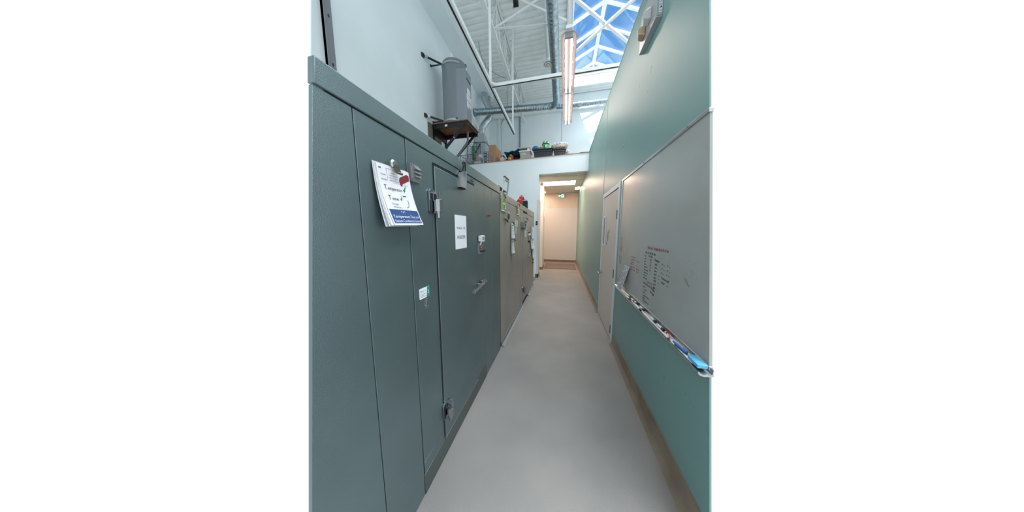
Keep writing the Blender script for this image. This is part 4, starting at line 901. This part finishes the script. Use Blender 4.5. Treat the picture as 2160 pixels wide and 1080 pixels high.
for (u, v, a, b, n) in ((-2.15, 2.86, .03, .03, 10), (-2.43, 2.9, .006, .012, 3), (-2.2, 2.72, .01, .01, 3), (-1.75, .62, .004, .10, 4), (-1.5, .53, .02, .004, 3), (-1.2, .60, .06, .01, 5), (-1.7, .33, .01, .03, 2)):
    for k in range(n):
        uu = u + rnd.uniform(-a, a); vv = v + rnd.uniform(-b, b); m.prism([(uu, vv), (uu + .002, vv - .001), (uu + .003 + rnd.uniform(-.006, .006), vv - rnd.uniform(.008, .02))], f, 0, .0004, scuff)
tag(m.build('wall_scuffs', smooth=False), 'scattered dark scuff marks on the teal wall', 'scuffs')
m = MB(); m.prism(oval(-2.89, 2.505, .010, .022), f, 0, .001, paper2); m.prism(oval(-2.89, 2.50, .006, .012), f, .001, .002, gap_dark)
tag(m.build('wall_hole', smooth=False), 'small chipped hole in the teal wall above the whiteboard corner', 'hole')

# ------------------------------------------------------------------ hall fittings
def trof(x0, x1, y0, y1, label):
    t = thing('ceiling_light', ((x0 + x1) / 2, (y0 + y1) / 2, 3.2), label, 'light', 'hall ceiling lights')
    MB().box(x0, x1, y0, y1, 3.180, 3.193, grid_white).build('frame', t)
    m = MB(); m.box(x0 + .02, x1 - .02, y0 + .02, y1 - .02, 3.174, 3.180, troffer); m.build('diffuser', t)
    m = MB(); ym = (y0 + y1) / 2; m.box(x0 + .06, x1 - .06, ym - .012, ym + .012, 3.170, 3.174, mat('baffle_tan', '#b98f73', .5)); m.build('centre_baffle', t)
trof(-.68, .45, 7.62, 8.26, 'lit rectangular hall ceiling light in the middle of the opening'); trof(-1.88, -.74, 7.12, 7.58, 'lit ceiling light over the left passage just inside the opening')
trof(-1.88, -.72, 9.3, 9.8, 'small lit ceiling light at the far left of the hall'); trof(.49, .69, 8.74, 9.26, 'lit ceiling light against the teal wall at the far right of the hall')
t = thing('exit_sign', (-.04, YE - .06, 3.0), 'green running-man exit sign with left arrow on the hall end wall', 'exit sign'); f = EW(YE - .06)
MB().box(-.215, .125, YE - .06, YE, 2.985, 3.17, plastic_white).build('housing', t, bevel=.006)
m = MB(); m.prism(rect(-.19, .10, 3.005, 3.15), f, 0, .002, exit_green); m.prism(rect(-.04, .07, 3.01, 3.145), f, .002, .003, exit_white); fp_ = m.build('face_panel', t)
m = MB(); m.prism([(-.18, 3.078), (-.12, 3.125), (-.12, 3.095), (-.06, 3.095), (-.06, 3.06), (-.12, 3.06), (-.12, 3.03)], f, .002, .004, exit_white); m.build('arrow', fp_)
m = MB(); m.prism(oval(.03, 3.125, .012, .012, 12), f, .003, .005, exit_green); m.prism([(-.005, 3.10), (.03, 3.11), (.04, 3.095), (.03, 3.07), (.05, 3.03), (.035, 3.025), (.015, 3.06), (-.01, 3.03), (-.02, 3.04), (.005, 3.075), (0, 3.088), (-.02, 3.075), (-.03, 3.085)], f, .003, .005, exit_green); m.build('running_figure', fp_)
m = MB(); m.tube([(.15, YE, 3.13), (.15, YE - .03, 3.12), (.2, YE - .03, 3.07), (.24, YE - .01, 3.12)], .012, hall_paint, 8); tag(m.build('wall_hook'), 'small beige loop on the end wall right of the exit sign', 'hook')
t = thing('floor_mat', (0, 8.9, 0), 'brown ribbed entrance mat lying at the end of the hall', 'mat')
m = MB(); m.box(-.64, .60, 8.25, 9.55, 0, .012, rubber); m.build('mat_base', t, bevel=.003)
m = MB()
for k in range(44): x = -.62 + k * .0275; m.box(x, x + .015, 8.28, 9.52, .012, .019, mat('mat_rib', '#85786f', .8)); 
m.build('ribbing', t)
m = MB(); m.box(-.69 + .01, -.66, 8.45, 8.55, 2.05, 2.25, plastic_white); m.box(-.66, -.655, 8.48, 8.52, 2.12, 2.18, plastic_grey)
tag(m.build('wall_control_box', bevel=.003), 'small white control box on the hall side wall', 'control box')
m = MB(); m.tube([(-.7, 7.97, 3.17), (-.9, 7.9, 3.17)], .02, plastic_grey, 8); m.box(-.74, -.69, 7.93, 7.995, 3.14, 3.19, plastic_grey)
tag(m.build('sprinkler_arm'), 'small grey bracket under the hall ceiling at the wall stub', 'bracket')

# ------------------------------------------------------------------ things on the loft
def fy(x, d=.04): return by(x) + d
# cardboard boxes
def carton(x0, x1, y0, y1, h, label, text_=True):
    t = thing('cardboard_box', ((x0 + x1) / 2, (y0 + y1) / 2, ZM), label, 'box', 'upright cartons on the loft edge')
    m = MB(); m.box(x0, x1, y0, y1, ZM, ZM + h, cardboard); ct_ = m.build('carton', t, bevel=.003); f = EW(y0)
    if text_:
        m = MB(); cx_ = x0 + .05
        m.text('KEEP FROZEN', cx_ + .01, ZM + .1, .028, f, card_shade, rot=PI / 2, off=.001); m.prism(rect(x0 + .06, x0 + .12, ZM + .05, ZM + .2), f, 0, .001, ink_blue); m.prism(rect(x0 + .07, x0 + .11, ZM + .06, ZM + .19), f, .001, .0015, cardboard)
        m.text('FOOD', x0 + .107, ZM + .065, .04, f, ink_blue, rot=PI / 2, off=.002, width=.11)
        m.text('PRODUCT OF CANADA', x0 + .15, ZM + .22, .02, f, ink_red, rot=PI / 2, off=.001, width=.2); m.build('printing', ct_, smooth=False)
    m = MB(); m.box(x1 - .001, x1 + .002, (y0 + y1) / 2 - .02, (y0 + y1) / 2 + .02, ZM, ZM + h, mat('carton_tape', '#b9946f', .4)); m.build('tape', ct_)
carton(-2.34, -2.12, fy(-2.2), fy(-2.2) + .33, .53, 'tall cardboard box with blue print standing on the loft edge'); carton(-2.33, -2.12, fy(-2.2) + .345, fy(-2.2) + .68, .53, 'cardboard box directly behind the printed one on the loft', False)
# stack of grey trays
for k in range(4):
    m = MB(); x0, x1, y0 = -2.57, -2.36, fy(-2.45); z = ZM + k * .087
    m.box(x0, x1, y0, y0 + .3, z, z + .072, mat('silver_pack', '#a3aeb7', .4)); m.box(x0 + .006, x1 - .006, y0 + .006, y0 + .29, z + .072, z + .086, plastic_black); m.prism(rect(x0 + .05, x1 - .05, z + .02, z + .05), EW(y0), 0, .002, plastic_black)
    tag(m.build('grey_tray', bevel=.006), ('bottom grey pack in the stack left of the cardboard box', 'second grey pack from the bottom left of the cardboard box', 'third grey pack from the bottom left of the cardboard box', 'top grey pack in the stack left of the cardboard box')[k], 'tray', 'stacked grey packs on the loft')
# crumpled paper / bags
t = thing('folded_sacks', (-2.72, fy(-2.7) + .12, ZM), 'heap of crumpled grey and brown paper bags left of the grey packs', 'bags')
m = MB(); m.blob((-2.74, fy(-2.7) + .15, ZM + .12), (.15, .14, .12), mat('grey_sack', '#9a969c', .8, bump=(14, .9, .03)), wob=.2); m.build('bag_pile', t, sub=1)
for k in range(4): MB().box(-2.88, -2.62, fy(-2.7) + .02, fy(-2.7) + .28, ZM + k * .022, ZM + k * .022 + .014, paper2).build('flat_bag', t)
m = MB(); m.add([Vector((-2.84, fy(-2.7) + .1, ZM + .18)), Vector((-2.74, fy(-2.7) + .1, ZM + .2)), Vector((-2.86, fy(-2.7) + .12, ZM + .36)), Vector((-2.84, fy(-2.7) + .12, ZM + .18)), Vector((-2.74, fy(-2.7) + .12, ZM + .2)), Vector((-2.86, fy(-2.7) + .13, ZM + .36))], [(0, 1, 2), (5, 4, 3), (0, 3, 4, 1), (1, 4, 5, 2), (2, 5, 3, 0)], cardboard); m.build('brown_flap', t); m = MB()
m.box(-2.76, -2.62, fy(-2.7) + .12, fy(-2.7) + .14, ZM + .18, ZM + .33, paper2); m.build('loose_sheet', t)
# wire basket and rack at the far left
def wire_box(name, x0, x1, y0, y1, z0, z1, label, cat, nx, nz, shelves=(), r=.005):
    t = thing(name, ((x0 + x1) / 2, (y0 + y1) / 2, z0), label, cat)
    m = MB()
    for z in (z0, z1):
        for a, b in (((x0, y0), (x1, y0)), ((x1, y0), (x1, y1)), ((x1, y1), (x0, y1)), ((x0, y1), (x0, y0))): m.tube([(a[0], a[1], z), (b[0], b[1], z)], r * 1.6, wire_metal, 6)
    for x in (x0, x1):
        for y in (y0, y1): m.tube([(x, y, z0), (x, y, z1)], r * 1.8, wire_metal, 6)
    m.build('frame', t); m = MB()
    for i in range(1, nx):
        x = x0 + (x1 - x0) * i / nx; m.tube([(x, y0, z0), (x, y0, z1)], r * .7, wire_metal, 4); y = y0 + (y1 - y0) * i / nx; m.tube([(x1, y, z0), (x1, y, z1)], r * .7, wire_metal, 4)
    for i in range(1, nz):
        z = z0 + (z1 - z0) * i / nz; m.tube([(x0, y0, z), (x1, y0, z)], r * .7, wire_metal, 4); m.tube([(x1, y0, z), (x1, y1, z)], r * .7, wire_metal, 4)
    m.build('wire_grid', t); return t
wire_box('wire_basket', -3.4, -2.92, 6.84, 7.3, ZM, ZM + .34, 'dark wire basket at the far left of the loft under the tank shelf', 'basket', 8, 6)
wire_box('wire_rack', -3.45, -3.08, 7.5, 7.9, ZM, ZM + 1.0, 'tall narrow wire rack in the loft corner behind the basket', 'rack', 6, 14)
m = MB(); m.blob((-3.15, 7.07, ZM + .15), (.18, .17, .13), mat('plastic_bag_pale', '#b9c2cc', .35, bump=(14, .9, .03)), wob=.2); tag(m.build('plastic_bag', sub=1), 'pale plastic bag inside the wire basket', 'bag')
m = MB(); m.tube([(-3.28, 7.7, ZM), (-3.28, 7.7, ZM + .95)], .06, mat('green_roll_wrap', '#4c8a6a', .5), 14); tag(m.build('green_roll'), 'upright green roll standing in the narrow wire rack', 'roll')
# cloth pile
y_ = fy(-1.6)
m = MB(); m.box(-1.84, -1.36, y_ + .125, y_ + .5, ZM, ZM + .05, grey_wood); tag(m.build('flat_crate', bevel=.005), 'flat grey board under the pile of dark cloths', 'board')
m = MB(); m.blob((-1.6, y_ + .30, ZM + .105), (.24, .17, .050), navy_cloth, wob=.15, sq=.7); tag(m.build('folded_navy_cloth', sub=1), 'folded navy cloth in the pile behind the red tin', 'cloth')
m = MB(); m.blob((-1.58, y_ + .30, ZM + .212), (.25, .18, .050), black_cloth, wob=.1, sq=.7); tag(m.build('folded_black_cloth', sub=1), 'black folded cloth on top of the navy cloth', 'cloth')
m = MB()
def fn(u, v, o=0): x = -1.86 + u * .56; return Vector((x, y_ + .10 + .4 * v, ZM + .285 + .09 * u * u + .015 * math.sin(u * 17 + v * 5) - .02 * abs(v - .5) + o))
m.sheet(fn, 14, 6, blue_cloth, .02); tag(m.build('blue_cloth'), 'blue cloth spread over the dark pile left of the clear bin', 'cloth')
m = MB(); m.blob((-1.95, y_ + .3, ZM + .12), (.09, .12, .12), paper2, wob=.25); m.blob((-1.97, y_ + .4, ZM + .22), (.09, .1, .09), black_cloth, wob=.3); tag(m.build('stuffed_bag', sub=1), 'white and black stuffed bag just right of the cardboard boxes', 'bag')
t = thing('round_tin', (-1.61, y_ - .0, ZM), 'red and yellow round tin with green lid on the loft edge', 'tin')
m = MB(); c0 = (-1.61, y_ + .03); m.tube([(c0[0], c0[1], ZM), (c0[0], c0[1], ZM + .10)], .085, red_bright, 20); m.tube([(c0[0] - .01, c0[1] - .006, ZM + .004), (c0[0] - .01, c0[1] - .006, ZM + .07)], .082, yellow, 20); m.prism([(-1.67, ZM + .01), (-1.60, ZM + .01), (-1.635, ZM + .05)], EW(c0[1] - .09), -.01, .002, red_bright); m.build('body', t)
m = MB(); m.tube([(c0[0], c0[1], ZM + .10), (c0[0], c0[1], ZM + .13)], .092, poster_dark, 20); m.build('lid', t)
m = MB(); m.blob((c0[0], c0[1], ZM + .155), (.04, .04, .03), mat('beige_knob', '#c9a98c', .6)); tag(m.build('bun'), 'small beige lump resting on the red tin', 'scrap')
# clear bin with pink lid box
t = thing('clear_storage_bin', (-1.14, fy(-1.1) + .15, ZM), 'clear plastic bin with mixed contents on the loft edge', 'bin'); yb = fy(-1.1)
def taper(m, x0, x1, y0, y1, z0, z1, k, mt): m.add([Vector(p) for p in ((x0 + k, y0 + k, z0), (x1 - k, y0 + k, z0), (x1 - k, y1 - k, z0), (x0 + k, y1 - k, z0), (x0, y0, z1), (x1, y0, z1), (x1, y1, z1), (x0, y1, z1))], [(3, 2, 1, 0), (4, 5, 6, 7), (0, 1, 5, 4), (1, 2, 6, 5), (2, 3, 7, 6), (3, 0, 4, 7)], mt)
m = MB(); taper(m, -1.32, -.99, yb, yb + .34, ZM, ZM + .24, .03, bin_clear); m.box(-1.34, -.97, yb - .015, yb + .355, ZM + .22, ZM + .245, plastic_white); m.build('tub', t)
for bx_, mt_ in (((-1.28, -1.16, yb + .04, yb + .2, ZM + .01, ZM + .1), green_plastic), ((-1.15, -1.03, yb + .045, yb + .2, ZM + .01, ZM + .13), mat('mauve_pack', '#8d7c8f', .6)),
                 ((-1.27, -1.12, yb + .04, yb + .2, ZM + .131, ZM + .2), paper2), ((-1.1, -1.03, yb + .045, yb + .2, ZM + .135, ZM + .2), red_bright)):
    MB().box(*bx_, mt_).build('packet', t)
m = MB(); m.box(-1.32, -1.0, yb + .0, yb + .34, ZM + .2455, ZM + .31, poster_dark); m.prism(rect(-1.08, -1.01, ZM + .25, ZM + .3), EW(yb), 0, .002, paper); tag(m.build('green_box', bevel=.004), 'dark green box with white label on top of the clear bin', 'box')
m = MB(); m.box(-1.33, -1.0, yb - .01, yb + .34, ZM + .311, ZM + .345, pink); tag(m.build('pink_box', bevel=.006), 'flat pink box on top of the dark green one', 'box')
m = MB(); m.blob((-.855, fy(-.86) + .24, ZM + .345), (.12, .12, .082), blue_cloth, wob=.2); tag(m.build('blue_bag', sub=1), 'crumpled blue bag between the pink box and the green bucket', 'bag')
# totes
def tote(x0, x1, y0, d, h, label, rib=5):
    t = thing('storage_tote', ((x0 + x1) / 2, y0 + d / 2, ZM), label, 'tote', 'dark totes on the loft edge')
    m = MB(); taper(m, x0 + .02, x1 - .02, y0 + .02, y0 + d - .02, ZM, ZM + h * .86, .02, navy_tote)
    for k in range(rib): x = x0 + .07 + k * (x1 - x0 - .14) / (rib - 1); m.box(x - .012, x + .012, y0 + .012, y0 + .05, ZM + .01, ZM + h * .62, navy_tote)
    m.box(x0 + .015, x1 - .015, y0 + .005, y0 + d - .005, ZM + h * .62, ZM + h * .80, navy_tote); m.build('tub', t, bevel=.004)
    m = MB(); m.box(x0, x1, y0 - .01, y0 + d, ZM + h * .86, ZM + h * .94, navy_tote); m.box(x0 + .03, x1 - .03, y0 + .02, y0 + d - .03, ZM + h * .94, ZM + h, navy_tote); m.build('lid', t, bevel=.006)
tote(-.90, -.31, fy(-.6), .40, .26, 'large dark navy tote carrying the green bucket'); tote(-.29, .07, fy(-.1), .36, .19, 'smaller dark tote under the patterned duvet', 4)
t = thing('green_bucket', (-.53, fy(-.5) + .1, ZM + .26), 'green and white bucket with black strap standing on the large tote', 'bucket'); cx_, cy_, cz = -.53, fy(-.5) + .12, ZM + .26
m = MB(); m.tube([(cx_, cy_, cz), (cx_, cy_, cz + .12)], [.095, .11], lime, 20); m.prism(rect(cx_ - .05, cx_ + .0, cz + .01, cz + .09), EW(cy_ - .105), -.01, .004, ink_blue); m.prism([(cx_ + .0, cz + .02), (cx_ + .04, cz + .05), (cx_ + .02, cz + .09), (cx_ - .02, cz + .06)], EW(cy_ - .108), -.01, .004, paper); m.build('pail', t)
m = MB(); m.tube([(cx_, cy_, cz + .115), (cx_, cy_, cz + .14)], .113, plastic_black, 20); m.tube([(cx_ + .03, cy_ - .09, cz + .13), (cx_ + .03, cy_ - .05, cz + .2), (cx_ + .06, cy_, cz + .21)], .008, plastic_black, 6); m.build('strap', t)
m = MB(); m.tube([(cx_ - .04, cy_, cz + .14), (cx_ - .045, cy_, cz + .18), (cx_ - .05, cy_, cz + .23), (cx_ - .04, cy_, cz + .245)], [.06, .055, .025, .008], green_plastic, 14); m.blob((cx_ + .06, cy_, cz + .165), (.04, .05, .04), mat('mint_plastic', '#bfe6d6', .5)); m.build('lid_top', t)
m = MB(); m.blob((-.685, fy(-.7) + .12, ZM + .31), (.04, .05, .04), mat('mauve_cloth', '#a9707e', .8), wob=.2); tag(m.build('cloth_scrap', sub=1), 'small mauve cloth bundle left of the green bucket', 'cloth')
m = MB(); m.blob((-.12, fy(-.1) + .17, ZM + .325), (.27, .20, .080), duvet, wob=.14, sq=.85); m.blob((-.13, fy(-.1) + .16, ZM + .262), (.245, .19, .060), duvet_low, wob=.1, sq=.85); tag(m.build('rolled_duvet', sub=1), 'bulky patterned white duvet lying on the smaller tote', 'duvet')
m = MB(); m.blob((.135, fy(.1) + .2, ZM + .09), (.06, .12, .10), mat('white_green_bag', '#c8d2cb', .8, var=(20, '#5d7a69', .5, .6)), wob=.3); tag(m.build('white_bag', sub=1), 'crumpled white and green bag right of the smaller tote', 'bag')
for k, (x0, x1, d, lb) in enumerate(((.43, .695, .02, 'lower reddish board at the right end of the loft edge'), (.46, .69, .05, 'upper reddish board at the right end of the loft edge'))):
    m = MB(); m.box(x0, x1, fy(.6) + d, fy(.6) + d + .12, ZM + k * .024, ZM + .022 + k * .024, mat('red_brown_board', '#7a4a36', .6)); tag(m.build('wood_board', bevel=.002), lb, 'board', 'boards at the end of the loft')
